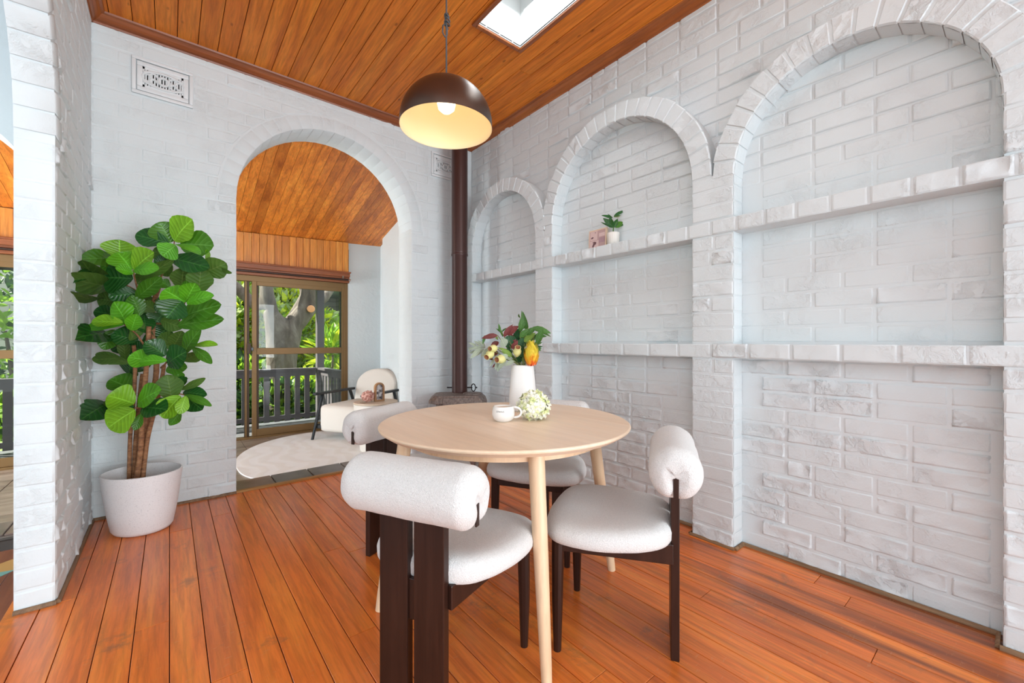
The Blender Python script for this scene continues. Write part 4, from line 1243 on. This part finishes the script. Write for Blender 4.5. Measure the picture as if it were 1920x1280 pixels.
twigs = [([p6(865,780),p6(880,700),p6(930,600),p6(1000,490),p6(1030,300)], .07, 0), ([p6(700,1000),p6(640,860),p6(600,720),p6(580,620)], .05, -.06), ([p6(830,1200),p6(1060,1190),p6(1110,1060),p6(1150,960)], .05, -.03),
         ([p7(540,230),p7(500,180),p7(450,110),p6(470,1200)], -.01, -.06), ([p7(430,360),p7(380,330),p7(330,300)], .02, .02), ([p7(640,600),p7(690,580),p7(800,590),p7(840,600)], .03, .0), ([p7(500,680),p7(470,700),p7(440,700)], .0, -.06),
         ([p7(650,380),p7(690,340),p7(690,300)], .03, -.06), ([p7(600,300),p7(720,260),p7(820,270),p7(900,215)], .06, .0), ([p6(820,950),p6(1000,880),p6(1180,830),p6(1290,760),p6(1350,650)], .06, .05), ([p6(640,860),p6(450,760),p6(300,760)], .04, .05)]
for P, a, b in twigs:
    q = smooth_path(dpath(P, a, b)); n = len(q)
    link('twig', MB().tube(q, [.0065-.0035*i/(n-1) for i in range(n)], 8).mesh('twig', M_stem, True), fig)
pot = thing('planter', 'large speckled white oval planter on the floor in the corner', 'planter', (*POT, 0), math.radians(-38))
M_pot = mat('speckled_white_pot', (.80,.805,.82), .5)
_n = noise_n(M_pot, coords(M_pot), 240, 2)
L(M_pot, ramp(M_pot, _n, [(.30, (.60,.60,.62)), (.42, (.81,.815,.83))]), BS(M_pot).inputs['Base Color'])
part('bowl', MB().lathe([(0,0),(.118,0),(.134,.008),(.145,.025),(.162,.12),(.178,.24),(.189,.345),(.190,.358),(.184,.360),(.181,.350),(.168,.22),(.160,.20),(0,.20)], n=64, sx=1.06, sy=.94), M_pot, pot, math.radians(60))
M_soil = mat('dark_soil', (.05,.035,.025), .95)
part('soil', MB().lathe([(0,.222),(.166,.214),(.167,.20)], n=40, sx=1.05, sy=.93), M_soil, pot, True)

# ------------------------------------------------------------------ bouquet in the vase
bq = thing('bouquet', 'bouquet of native foliage, gumnuts and an orange banksia in the white vase', 'flowers', (0,0,0))
BC = {'g': leaf_mat('gum_leaf_green', (.06,.17,.025), rough=.45), 'k': leaf_mat('dark_round_leaf', (.015,.085,.022), rough=.4), 's': leaf_mat('silver_leaf', (.40,.47,.36), rough=.7, vein=(.55,.6,.48)),
      'r': leaf_mat('burgundy_leaf', (.19,.035,.035), rough=.45, vein=(.30,.09,.07)), 'y': leaf_mat('yellow_green_leaf', (.20,.32,.05), rough=.5)}
BD_ = 2.205
def pb(x, y, dd=0): return at_d(870+x/5.333, 560+y/5.333, BD_+dd)
lance = lambda t: max(.04, math.sin(PI*t**.8)**.8)
rnd_l = lambda t: max(.05, math.sin(PI*min(1,t*.97+.03))**.5)
bl_ = [(560,330,585,190,55,'g',0),(600,300,580,140,30,'g',.02),(610,300,632,260,40,'g',.03),(640,290,590,150,30,'g',.03),(560,190,545,160,20,'g',.0),
 (680,290,850,330,55,'g',.0),(700,290,850,365,25,'g',.03),(620,360,690,295,50,'g',-.03),(560,380,640,310,50,'g',-.03),(700,370,810,370,40,'g',.0),(730,450,780,310,60,'g',-.02),(650,330,700,310,50,'g',.02),
 (600,430,700,350,60,'y',-.01),(520,400,545,310,60,'k',.02),(560,380,500,360,60,'k',.03),(500,480,430,390,110,'k',.01),(480,470,440,440,100,'k',.03),(600,470,540,440,110,'k',.0),(560,470,610,450,90,'k',.02),(640,520,560,560,70,'k',-.02),(600,560,640,510,60,'k',-.03),(580,620,540,560,80,'k',.0),(480,540,420,510,40,'k',.0),
 (430,360,530,280,70,'r',-.02),(400,380,470,270,45,'r',-.01),(335,365,195,385,45,'r',-.02),(210,365,190,440,25,'g',-.02),(480,500,530,430,45,'r',-.03),(345,430,270,480,50,'r',.02),(330,560,300,520,40,'r',.03),(290,610,240,580,25,'r',.0),(320,650,290,680,18,'r',.0),
 (360,330,350,260,22,'g',.02),(370,340,330,300,16,'g',.02),(380,330,415,295,16,'g',.02),(390,380,360,300,20,'g',.01),(340,400,320,390,30,'y',.0),
 (410,480,380,400,85,'s',-.02),(220,490,55,485,22,'s',.03),(190,480,60,500,26,'s',.02),(170,490,75,585,40,'s',.0),(130,480,60,440,28,'s',.03),(170,470,110,425,26,'s',.03),(215,480,150,420,26,'s',.04),(240,500,180,570,40,'s',-.01),(130,520,60,540,24,'s',.03),(200,500,130,560,26,'s',.02),(90,480,50,520,20,'s',.03),
 (420,600,350,690,55,'s',-.03),(350,650,340,715,40,'s',-.02),(330,640,315,700,26,'s',-.02),(440,590,390,560,40,'s',-.03),(500,620,420,660,36,'s',-.02),(490,610,440,600,30,'s',.0),(300,600,265,665,22,'s',.0),
 (480,560,360,490,34,'y',-.02),(480,580,390,530,24,'y',-.02),(590,650,600,560,26,'y',.0),(540,640,480,570,26,'g',.02)]
for (x0,y0,x1,y1,w,c_,dd) in bl_:
    b = pb(x0,y0,dd); t = pb(x1,y1,dd-.02)
    vd = (Vector((0,0,CAMZ))-b).normalized()
    link('leaf', leaf_mesh(b, b+(t-b)*1.12, 1.25*w/5.333*BD_/FPX, (vd+Vector((rl_.uniform(-.4,.4),rl_.uniform(-.4,.4),.35))).normalized(), rnd_l if c_ == 'k' else lance, .14 if w < 60 else .05, .2, BC[c_], 6, 2), bq)
M_bst = mat('bouquet_stem', (.20,.22,.07), .6)
for i in range(44):
    a = rl_.uniform(-.25, 2.5); R__ = rl_.uniform(130, 235)
    x1, y1 = 590 + R__*math.cos(a)*.95, 500 - R__*math.sin(a)*.95
    x0, y0 = 590 + R__*.42*math.cos(a), 520 - R__*.42*math.sin(a)
    dd = rl_.uniform(.0, .09); b = pb(x0,y0,dd*.5); t = pb(x1,y1+rl_.uniform(-10,30),dd)
    vd = (Vector((0,0,CAMZ))-b).normalized()
    link('leaf', leaf_mesh(b, t, rl_.uniform(28,50)/5.333*BD_/FPX, (vd+Vector((rl_.uniform(-.6,.6),rl_.uniform(-.4,.4),.3))).normalized(), lance, rl_.uniform(.1,.3), .2, BC[rl_.choice('ggkkyg' if a < 2.0 else 'gsrk')], 6, 2), bq)
for (x,y) in ((560,330),(610,300),(640,290),(690,300),(730,450),(480,480),(430,380),(400,380),(335,365),(230,490),(300,480),(270,560),(380,600),(490,590),(530,560),(370,320),(700,370),(660,640)):
    q = smooth_path([Vector((1.45+rl_.uniform(-.03,.03), 1.685+rl_.uniform(-.03,.03), TZ+.07)), pb(590+(x-590)*.10, 690, rl_.uniform(-.02,.02)), pb(590+(x-590)*.55, 640+(y-640)*.45, 0), pb(x,y,0)])
    link('stem', MB().tube(q, .0022, 6).mesh('stem', M_bst, True), bq)
M_nut = mat('pale_gumnut', (.66,.62,.26), .6); M_nutd = mat('gumnut_opening', (.25,.08,.03), .8)
for (x,y,dx,dy,s_) in ((300,495,-.8,.1,.9),(265,550,-.7,.6,1.0),(380,600,-.85,.15,1.05),(532,535,.15,-1,1.0),(530,550,.1,-1,.6)):
    d = (pb(x+dx*50,y+dy*50,-.03)-pb(x,y,0)).normalized()
    M_ = Matrix.Translation(pb(x-dx*20,y-dy*20,-.02)) @ d.to_track_quat('Z','Y').to_matrix().to_4x4()
    prof = [(0,-.010),(.010,-.004),(.0165,.010),(.0175,.022),(.012,.034),(.009,.038),(.013,.046),(.0115,.048),(.007,.040),(0,.036)]
    g_ = link('gumnut', MB().lathe([(a*s_*1.25,b*s_*1.2) for a,b in prof], n=16).mesh('gumnut', M_nut, True, M=M_), bq)
    link('opening', MB().lathe([(0,.050*s_),(.0106*s_,.051*s_),(.0131*s_,.0574*s_)], n=14).mesh('opening', M_nutd, True, M=M_), g_)
M_ban = mat('banksia_yellow', (.80,.42,.02), .6)
_sep = N(M_ban, 'ShaderNodeSeparateXYZ'); L(M_ban, N(M_ban, 'ShaderNodeTexCoord').outputs['Object'], _sep.inputs[0])
_x = noise_n(M_ban, coords(M_ban, 'pos'), 30, 3)
L(M_ban, ramp(M_ban, math_n(M_ban, 'ADD', math_n(M_ban, 'MULTIPLY', _sep.outputs['Z'], 9.0), math_n(M_ban, 'MULTIPLY', _x, .9)), [(.45, (.75,.10,.01)), (.72, (.82,.40,.015)), (.95, (.78,.60,.05))]), BS(M_ban).inputs['Base Color'])
bk = thing('tmp', '', '')
bpy.data.objects.remove(bk)
bkc = pb(675, 650, -.05); 
bcore = [(0,0),(.024,.004),(.033,.022),(.035,.045),(.030,.070),(.019,.094),(.007,.108),(0,.110)]
bko = link('banksia_head', MB().lathe(bcore, n=20).mesh('banksia_head', M_ban, True), bq, tuple(bkc), (math.radians(4), math.radians(-4), 0))
mb = MB(); r = random.Random(5)
for i in range(420):
    t = r.random(); a = r.random()*2*PI
    z = .110*t
    rr = 0
    for (r0,z0),(r1,z1) in zip(bcore[:-1], bcore[1:]):
        if z0 <= z <= z1: rr = r0+(r1-r0)*(z-z0)/max(1e-6,z1-z0)
    d = Vector((math.cos(a), math.sin(a), 0)); p = d*rr*.95 + Vector((0,0,z-.012)); q = d*(rr+.0075)+Vector((0,0,z+.014))
    s_ = Vector((-math.sin(a), math.cos(a), 0))*.0026
    mb.add([p-s_, p+s_, q+s_*.3, q+d*.002, q-s_*.3], [(0,1,2,3,4)])
link('styles', mb.mesh('styles', M_ban), bko, kind='stuff')

# ------------------------------------------------------------------ little plant and photo block on the shelf
SZ = 21*CH - .005
pk = at_d(1150, 440, 1); 
pr = ray(1150, 455); tt = 2.47/pr.x; sp_ = (2.468, pr.y*tt)
pp = thing('potted_succulent', 'small dark green leafy plant in a ribbed white pot on the upper shelf', 'plant', (sp_[0], sp_[1], SZ))
mb = MB(); mb.lathe([(0,0),(.036,0),(.041,.004),(.0445,.085),(.043,.090),(.040,.088),(.039,.075),(0,.074)], n=64, wob=lambda a, z: 1+.022*math.cos(20*a))
part('pot', mb, mat('ribbed_cream_pot', (.80,.78,.73), .6), pp, True)
for (x0,y0,x1,y1,w,c_) in ((900,590,660,370,150,'d'),(930,590,1130,450,150,'m'),(880,570,800,330,110,'d'),(880,360,620,295,70,'d'),(910,320,1175,175,80,'d'),(840,585,600,460,45,'d'),(980,590,1220,490,45,'d'),(900,340,1080,300,50,'o'),(860,350,760,265,20,'d'),(900,600,1000,380,120,'d')):
    cvt = lambda x, y, dd: at_d(1080+x/12.8, 380+y/12.8, FX*sp_[0]+FY_*sp_[1]+dd) - Vector((sp_[0], sp_[1], SZ))
    b = cvt(x0,y0,0); t = cvt(x1,y1,-.03 if x1 < 1000 else .0)
    vd = (Vector((0,0,CAMZ))-Vector((*sp_,SZ))).normalized()
    link('leaf', leaf_mesh(b, t, w/12.8*(FX*sp_[0]+FY_*sp_[1])/FPX, (vd+Vector((0,0,.2))).normalized(), lance, .08, .3, LM[c_], 6, 2), pp)
part('stalk', MB().tube([(0,0,.07),(0,0,.10),(.005,.0,.15)], .004, 6), LM['m'], pp)
# photo block
r1 = ray(1104, 461); t1 = 2.475/r1.x; r2 = ray(1137, 457); t2 = 2.475/r2.x
fy0, fy1 = r2.y*t2 - .0, r1.y*t1
fw = fy1 - fy0; fh = .150
pf = thing('photo_block', 'small pink photo block with taped edge leaning beside the shelf plant', 'picture', (2.470, fy1, SZ))
pf.rotation_euler = (0, math.radians(3), 0)
part('frame', MB().box(0, -fw, 0, .02, 0, fh), mat('pale_wood_edge', (.80,.62,.45), .6), pf, False, .002)
M_pa = mat('dusty_pink_print', (.55,.37,.36), .6); M_pb = mat('light_pink_print', (.72,.54,.52), .6); M_pc = mat('print_shape', (.16,.08,.09), .7)
def pq(u0, v0, u1, v1, m_, o_=0): part('print', MB().box(-.001-o_, -u1*fw, v0*fh, -.0002-o_, -u0*fw, v1*fh), m_, pf)
pq(.06,.05,.94,.93, M_pa); pq(.10,.47,.50,.92, M_pb, .0008); pq(.08,.06,.58,.44, M_pb, .0008); pq(.60,.60,.92,.78, M_pb, .0008); pq(.6,.30,.92,.55, mat('mauve_print', (.46,.30,.33), .6), .0008)
def shape(pts, m_): part('print', MB().prism([(-u*fw, v*fh) for u, v in pts], -.0026, -.0018, lambda a,b,h: (h,a,b)), m_, pf)
shape([(.22,.36),(.34,.40),(.46,.36),(.44,.26),(.36,.22),(.30,.12),(.22,.14),(.26,.26),(.30,.33)], M_pc)
shape([(.14,.60),(.22,.66),(.30,.62),(.24,.56),(.16,.56)], M_pc); shape([(.34,.84),(.40,.87),(.42,.82)], M_pc)

# ------------------------------------------------------------------ sunroom furniture
ac = thing('armchair', 'cream lounge armchair with black timber frame by the sliding door', 'armchair', (1.99, 5.64, SF), math.radians(-58))
# local: +y is backward?  x = width, -y = facing
w2 = .33
part('seat_cushion', MB().box(-w2+.02,-.42,.11,w2-.02,.30,.45), M_linen, ac, True, .05)
bkm = MB(); n = 20
sh = [(-w2,0),(w2,0)] + [(w2*math.cos(PI*i/n)*(1 if 1 else 0), .27+.22*math.sin(PI*i/n)) for i in range(n+1)]
bkm.prism(sh, -.06, .06, lambda a,b,h: (a, .30+h+b*.22, .38+b))
part('backrest', bkm, M_linen, ac, True, .03)
bkm = MB(); sh2 = [(a*1.04, b*1.03) for a,b in sh]
bkm.prism(sh2, .062, .115, lambda a,b,h: (a, .30+h+b*.22, .36+b))
part('back_shell', bkm, mat('taupe_linen', (.50,.46,.41), .9), ac, True, .02)
for s in (-1, 1):
    part('arm_rest', MB().box(s*w2-.03+s*.035,-.44,.57,s*w2+.03+s*.035,.30,.605), M_black, ac, False, .01)
    part('front_leg', MB().tube([(s*(w2+.04),-.47,0),(s*(w2+.035),-.30,.575)], [.017,.022], 8), M_black, ac, SH)
    part('back_leg', MB().tube([(s*(w2+.02),.46,0),(s*(w2+.035),.22,.575)], [.017,.022], 8), M_black, ac, SH)
    part('side_bar', MB().box(s*w2-.015+s*.03,-.40,.165,s*w2+.015+s*.03,.36,.20), M_black, ac, False, .004)
part('front_bar', MB().box(-w2-.03,-.41,.150,w2+.03,-.385,.19), M_black, ac, False, .004)
DT = 4.85; tp = at_d(705, 752, DT)
st_ = thing('side_table', 'cream drum side table with a dark slot, holding a photo frame and pink flower', 'table', (tp.x, tp.y, SF))
h = tp.z - SF
part('drum', MB().lathe([(0,0),(.15,0),(.17,.01),(.20,h*.35),(.235,h*.75),(.243,h-.022),(.22,h-.020),(0,h-.020)], n=48), mat('cream_lacquer', (.76,.72,.66), .5), st_, SH)
part('tabletop', MB().lathe([(0,h-.020),(.243,h-.020),(.247,h-.012),(.243,h),(0,h)], n=48), mat('pale_oak_top', (.62,.50,.38), .5), st_, SH)
sl2 = MB(); a0 = -TH - PI/2
for i in range(8):
    a, b = a0+.12+.10*i, a0+.12+.10*(i+1)
    sl2.add([(.2445*math.cos(a),.2445*math.sin(a),h-.075),(.2445*math.cos(b),.2445*math.sin(b),h-.075),(.2465*math.cos(b),.2465*math.sin(b),h-.035),(.2465*math.cos(a),.2465*math.sin(a),h-.035)], [(0,1,2,3)])
part('dark_slot', sl2, M_black, st_)
M_pink = mat('dusty_pink_petal', (.68,.35,.28), .7)
_n = noise_n(M_pink, coords(M_pink), 40, 2); L(M_pink, ramp(M_pink, _n, [(.35, (.50,.20,.16)), (.65, (.80,.50,.42))]), BS(M_pink).inputs['Base Color'])
fp = at_d(690, 740, DT-.08)
pk_ = flower_head('pink_hydrangea', 'dusty pink hydrangea head on the cream side table', 'flower', (fp.x, fp.y, tp.z+.068), .068, M_pink, 70, .022, 9, .93)
part('leaf', MB().add([(-.03,-.03,-.05),(-.09,-.02,-.063),(-.10,.0,-.064),(-.03,.0,-.055)], [(0,1,2,3)]), LM['d'], pk_)
ph = at_d(711, 735, DT+.02)
af = thing('picture_frame', 'arched wooden photo frame on the cream side table', 'picture frame', (ph.x, ph.y, tp.z), -TH + .75)
def arch(w, hh, s_, n=14): return [(-w,s_),(w,s_)] + [(w*math.cos(PI*i/n), hh - w + w*math.sin(PI*i/n)) for i in range(n+1)]
fo = arch(.058,.215,0); fi = arch(.040,.195,.018)
mb = MB(); vs = [(a,-.018,b) for a,b in fo]+[(a,-.018,b) for a,b in fi]+[(a,.018,b) for a,b in fo]+[(a,.018,b) for a,b in fi]; q = len(fo)
fs = []
for i in range(q):
    j = (i+1) % q; fs += [(i,j,q+j,q+i),(2*q+i,3*q+i,3*q+j,2*q+j),(i,2*q+i,2*q+j,j),(q+i,q+j,3*q+j,3*q+i)]
part('arch_frame', mb.add(vs, fs), mat('honey_wood', (.46,.25,.12), .5), af)
M_ph = mat('photo_print', (.5,.5,.52), .4); _n = noise_n(M_ph, coords(M_ph), 22, 3)
L(M_ph, ramp(M_ph, _n, [(.42, (.06,.05,.06)), (.52, (.45,.42,.44)), (.6, (.78,.78,.80))]), BS(M_ph).inputs['Base Color'])
part('photo', MB().prism(arch(.040,.195,.018), -.004, .0, lambda a,b,h_: (a,h_,b)), M_ph, af)

# ------------------------------------------------------------------ outside: deck, railing, tree, garden, neighbour's house
M_deck = mat('grey_deck_paint', (.11,.115,.12), .5)
M_rail = mat('charcoal_rail_paint', (.13,.118,.125), .5)
DZ = -.20
DK = link('floor_deck', MB().box(-4, YS+.1, DZ-.1, 2.2, 8.0, DZ-.016).mesh('floor_deck', M_gap), kind='structure')
for i in range(12):
    y = YS+.1+i*.142
    link('plank', MB().box(-4, y+.002, DZ-.015, 2.2, min(y+.138, 8.0), DZ).mesh('plank', M_deck, False, .003, seg=1), DK)
rz = .70; PX, PY = 2.033, 7.79
def railing(label, p0, p1, skip=False):
    t = thing('railing', label, 'railing', (0,0,0))
    a = Vector((*p0,0)); b = Vector((*p1,0)); d = (b-a); ln = d.length; d.normalize(); nn_ = Vector((-d.y,d.x,0))
    def bar(s0, s1, z0, z1, th, nm):
        vs = []
        for z in (z0, z1):
            for (s_, o_) in ((s0,-th/2),(s1,-th/2),(s1,th/2),(s0,th/2)): p = a+d*s_+nn_*o_; vs.append((p.x,p.y,z))
        part(nm, MB().add(vs, [(0,3,2,1),(4,5,6,7),(0,1,5,4),(1,2,6,5),(2,3,7,6),(3,0,4,7)]), M_rail, t)
    bar(0, ln, rz-.035, rz, .11, 'hand_rail'); bar(0, ln, rz-.13, rz-.036, .03, 'upper_rail'); bar(0, ln, DZ+.06, DZ+.13, .03, 'bottom_rail')
    n_ = int(ln/.152)
    for i in range(n_):
        s_ = .075+i*.152; bar(s_-.04, s_+.04, DZ+.03, rz-.04, .022, 'picket')
    return t
railing('charcoal picket railing along the far edge of the deck', (-2.2, PY), (PX-.07, PY))
railing('short charcoal picket railing returning from the corner post to the house', (PX, PY-.07), (PX+.05, YS+.25))
t = thing('deck_post', 'square charcoal corner post of the deck railing', 'post', (PX, PY, 0))
part('shaft', MB().box(-.058,-.058,DZ,.058,.058,2.62), M_rail, t, False, .004)
t = thing('downpipe', 'thin dark post at the right side of the deck', 'post', (2.16, YS+.72, 0))
part('shaft', MB().box(-.022,-.022,DZ,.022,.022,2.75), M_black, t, False, .003)
t = thing('deck_roof', 'grey deck roof beams above the railing', 'roof')
part('beam', MB().box(-4, PY-.06, 2.50, 2.6, PY+.06, 2.72), M_rail, t)
part('roof_sheet', MB().add([(-4,YS+.1,2.95),(2.6,YS+.1,2.95),(2.6,PY+.35,2.74),(-4,PY+.35,2.74),(-4,YS+.1,2.99),(2.6,YS+.1,2.99),(2.6,PY+.35,2.78),(-4,PY+.35,2.78)], [(0,3,2,1),(4,5,6,7),(0,1,5,4),(1,2,6,5),(2,3,7,6),(3,0,4,7)]), mat('pale_soffit', (.35,.38,.36), .7), t)
# ground
M_grass = mat('garden_ground', (.10,.13,.04), .95)
_n = noise_n(M_grass, coords(M_grass), 5, 5); L(M_grass, ramp(M_grass, _n, [(.35, (.05,.06,.02)), (.6, (.16,.26,.05)), (.75, (.40,.42,.28))]), BS(M_grass).inputs['Base Color'])
link('ceiling_left', MB().box(-4.2, .2, 3.3, XLL, YB, 3.45).mesh('ceiling_left', M_plaster), kind='structure')
link('ground', MB().box(-30, YBB, -.95, 30, 60, -.90).mesh('ground', M_grass), kind='structure')
# big forked tree
M_bark = mat('grey_brown_bark', (.20,.16,.12), .85)
_n = noise_n(M_bark, coords(M_bark, 'pos', (1,1,.45)), 5, 6, .65, .5)
L(M_bark, ramp(M_bark, _n, [(.30, (.045,.035,.027)), (.5, (.115,.09,.068)), (.72, (.22,.19,.155))]), BS(M_bark).inputs['Base Color'])
L(M_bark, bump(M_bark, _n, .7, .05), BS(M_bark).inputs['Normal'])
TY = 10.0
tree = thing('garden_tree', 'large grey-brown forked tree just beyond the deck railing', 'tree')
def tp_(px, py, dy=0): return at_y(px, py, TY+dy)
def pxw(w, px, py): 
    p = at_y(px, py, TY); return w * (FX*p.x+FY_*p.y) / FPX / 2
nodes = [ (528,860,0,60),(528,740,0,54),(528,670,0,54),(530,630,0,54),        # trunk 0-3
          (512,600,0,30),(502,565,0,25),(499,535,0,24),(510,500,.2,24),(520,460,.4,22),   # left limb 4-8
          (553,608,0,36),(575,583,0,33),(588,560,0,30),(583,530,-.1,30),(580,490,-.1,28),  # right limb 9-13
          (545,600,.5,20),(560,575,.6,19),(571,553,.7,16),(566,530,.8,16),(556,500,.9,14),   # inner 14-18
          (604,562,.3,20),(618,542,.5,19),(630,520,.6,18),(650,480,.7,16),  # outer right 19-22
          (480,575,.9,20),(455,550,1.0,22),(435,532,1.0,22),(400,505,1.0,20) ]   # far left 23-26
edges = [(0,1),(1,2),(2,3),(3,4),(4,5),(5,6),(6,7),(7,8),(3,9),(9,10),(10,11),(11,12),(12,13),(3,14),(14,15),(15,16),(16,17),(17,18),(11,19),(19,20),(20,21),(21,22),(5,23),(23,24),(24,25),(25,26)]
me = bpy.data.meshes.new('trunk')
me.from_pydata([tuple(tp_(a,b,c_)) for a,b,c_,w in nodes], edges, [])
to = link('trunk', me, tree)
sm = to.modifiers.new('skin', 'SKIN'); sm.use_smooth_shade = True
for i, (a,b,c_,w) in enumerate(nodes):
    rr = pxw(w, a, b)*1.02; me.skin_vertices[0].data[i].radius = (rr, rr)
me.skin_vertices[0].data[0].use_root = True
ss = to.modifiers.new('sub', 'SUBSURF'); ss.levels = 2; ss.render_levels = 2
me.materials.append(M_bark)
cut = tp_(583, 579, -.28)
link('cut_limb', MB().lathe([(.075,-.10),(.078,-.0),(.070,.02),(0,.024)], n=24).mesh('cut_limb', mat('cut_timber', (.78,.36,.16), .7), SH, M=Matrix.Translation(cut) @ (Vector((0,0,CAMZ))-cut).to_track_quat('Z','Y').to_matrix().to_4x4()), tree)

def bush(name, label, cen, rad, n_, ls, cols, seed, strap=False, group=None):
    r = random.Random(seed)
    t = thing(name, label, 'shrub', (cen[0], cen[1], -.9), group=group)
    base = Vector((cen[0], cen[1], -.9))
    mbs = [MB() for _ in cols]
    for i in range(n_):
        d = Vector((r.gauss(0,1), r.gauss(0,1), r.gauss(0,1))).normalized()
        q = r.uniform(.55,1)**.6
        p = Vector(cen) + Vector((d.x*rad[0], d.y*rad[1], d.z*rad[2]))*q - base
        ax = (d + Vector((r.uniform(-.8,.8), r.uniform(-.8,.8), r.uniform(-.2,.9)))).normalized()
        nr = Vector((r.gauss(0,1), r.gauss(0,1)-.5, r.gauss(0,1)+.6)).normalized()
        sd = ax.cross(nr).normalized(); up = sd.cross(ax)
        l = ls*r.uniform(.6,1.3); w = l*(.10 if strap else .22)
        k = r.randrange(len(cols))
        mbs[k].add([p, p+ax*l*.35+sd*w+up*l*.06, p+ax*l*.75+sd*w*.7, p+ax*l-up*l*.15, p+ax*l*.75-sd*w*.7, p+ax*l*.35-sd*w+up*l*.06], [(0,1,2,3,4,5)])
    for k, mb_ in enumerate(mbs):
        part('foliage', mb_, cols[k], t, kind='stuff')
    part('stem', MB().tube([(0,0,0),(r.uniform(-.1,.1),0,max(.2,(cen[2]+.9)*.6)),(0,0,cen[2]+.9)], [.06,.04,.02], 6), M_bark, t)
    return t
G1 = leaf_mat('sunlit_yellow_green', (.62,.72,.04), rough=.45, trans=.5); G2 = leaf_mat('garden_green', (.26,.46,.04), rough=.45, trans=.45)
G3 = leaf_mat('garden_dark_green', (.03,.09,.02), rough=.5, trans=.3); G4 = leaf_mat('garden_pale', (.40,.50,.22), rough=.4, trans=.4)
def bx_(px, py, y): return at_y(px, py, y)
hb = [('bright_shrub','bright yellow-green shrub left of the tree trunk', bx_(452,620,12.2), (1.0,.8,1.2), 2600, .22, [G1,G2,G4]),
      ('bright_shrub','tall yellow-green shrub seen through the fork of the tree', bx_(530,610,13.2), (1.2,.9,1.15), 2800, .24, [G1,G1,G4]),
      ('bright_shrub','bright shrub right of the tree trunk', bx_(575,640,12.4), (1.0,.7,1.0), 2200, .22, [G1,G2,G4]),
      ('strappy_shrub','long-leaved plant right of the corner post', bx_(624,665,10.6), (.32,.4,.42), 260, .42, [G1,G2]),
      ('dark_shrub','dark green shrub behind the railing at the left', bx_(440,735,11.2), (1.0,.6,.7), 1800, .24, [G2,G3]),
      ('dark_shrub','dark green shrub behind the middle pickets', bx_(530,775,9.0), (.9,.3,.55), 1800, .2, [G3,G3,G2]),
      ('broadleaf_plant','low bright green broad-leaved plant behind the right pickets', bx_(572,750,9.3), (.35,.35,.42), 260, .3, [G1,G2]),
      ('garden_shrub','green shrub beyond the left sliding door', bx_(10,620,10.5), (1.6,.9,1.8), 2600, .24, [G2,G3,G2]),
      ('tall_shrub','tall dark green shrub at the far left of the garden', bx_(330,560,13.5), (2.6,1.0,2.8), 3200, .34, [G2,G3])]
for i, (nm, lb, c_, rd_, n_, ls, cs) in enumerate(hb):
    bush(nm, lb, tuple(c_), rd_, n_, ls, cs, 100+i, nm.startswith('strappy'))
# neighbour's house
M_nb = mat('grey_cream_brick', (.46,.45,.41), .8)
_bt = N(M_nb, 'ShaderNodeTexBrick'); _bt.inputs['Scale'].default_value = 1; _bt.inputs['Brick Width'].default_value = .46; _bt.inputs['Row Height'].default_value = .17; _bt.inputs['Mortar Size'].default_value = .012
_bt.inputs['Color1'].default_value = (.50,.49,.45,1); _bt.inputs['Color2'].default_value = (.42,.41,.38,1); _bt.inputs['Mortar'].default_value = (.30,.29,.27,1)
_mp = N(M_nb, 'ShaderNodeMapping'); _mp.inputs['Rotation'].default_value = (PI/2,0,0); L(M_nb, N(M_nb, 'ShaderNodeNewGeometry').outputs['Position'], _mp.inputs[0]); L(M_nb, _mp.outputs[0], _bt.inputs['Vector'])
L(M_nb, _bt.outputs[0], BS(M_nb).inputs['Base Color'])
nh = thing('neighbour_house', 'pale brick house with slatted undercroft beyond the garden', 'house')
HY = 15.5
a = at_y(560, 590, HY); z_lo = at_y(640, 598, HY).z
part('wall', MB().box(-6, HY, -.9, 9, HY+.3, 4.3), M_nb, nh)
part('eave', MB().box(2.0, HY-2.6, at_y(640,545,HY-2.5).z, 9, HY, at_y(640,545,HY-2.5).z+.2), mat('eave_grey', (.30,.36,.38), .6), nh)
uc = MB().box(a.x+1.2, HY-1.5, z_lo-.05, 9, HY, at_y(640,545,HY-1.4).z)
part('upper_storey', uc, M_nb, nh)
pxp = at_y(612, 640, HY-1.4)
part('green_post', MB().box(pxp.x-.1, HY-1.5, -.9, pxp.x+.16, HY-1.3, z_lo), mat('grey_green_paint', (.30,.36,.30), .6), nh)
for i in range(12):
    z = z_lo - .14 - i*.2
    part('slat', MB().box(pxp.x+.2, HY-1.45, z-.03, 9, HY-1.40, z+.06), mat('pale_slat', (.55,.55,.48), .6) if i == 0 else bpy.data.materials['pale_slat'], nh)
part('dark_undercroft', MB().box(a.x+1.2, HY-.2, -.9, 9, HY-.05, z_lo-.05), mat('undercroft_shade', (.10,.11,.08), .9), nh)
# paling fence behind the garden
ft = thing('garden_fence', 'pale yellow paling fence low behind the shrubs', 'fence')
M_fn = mat('pale_paling', (.55,.50,.30), .7)
p0 = at_y(540, 740, 13.6)
for i in range(26):
    part('paling', MB().box(p0.x-.6+i*.16, 13.6, -.9, p0.x-.6+i*.16+.13, 13.63, .55), M_fn, ft)
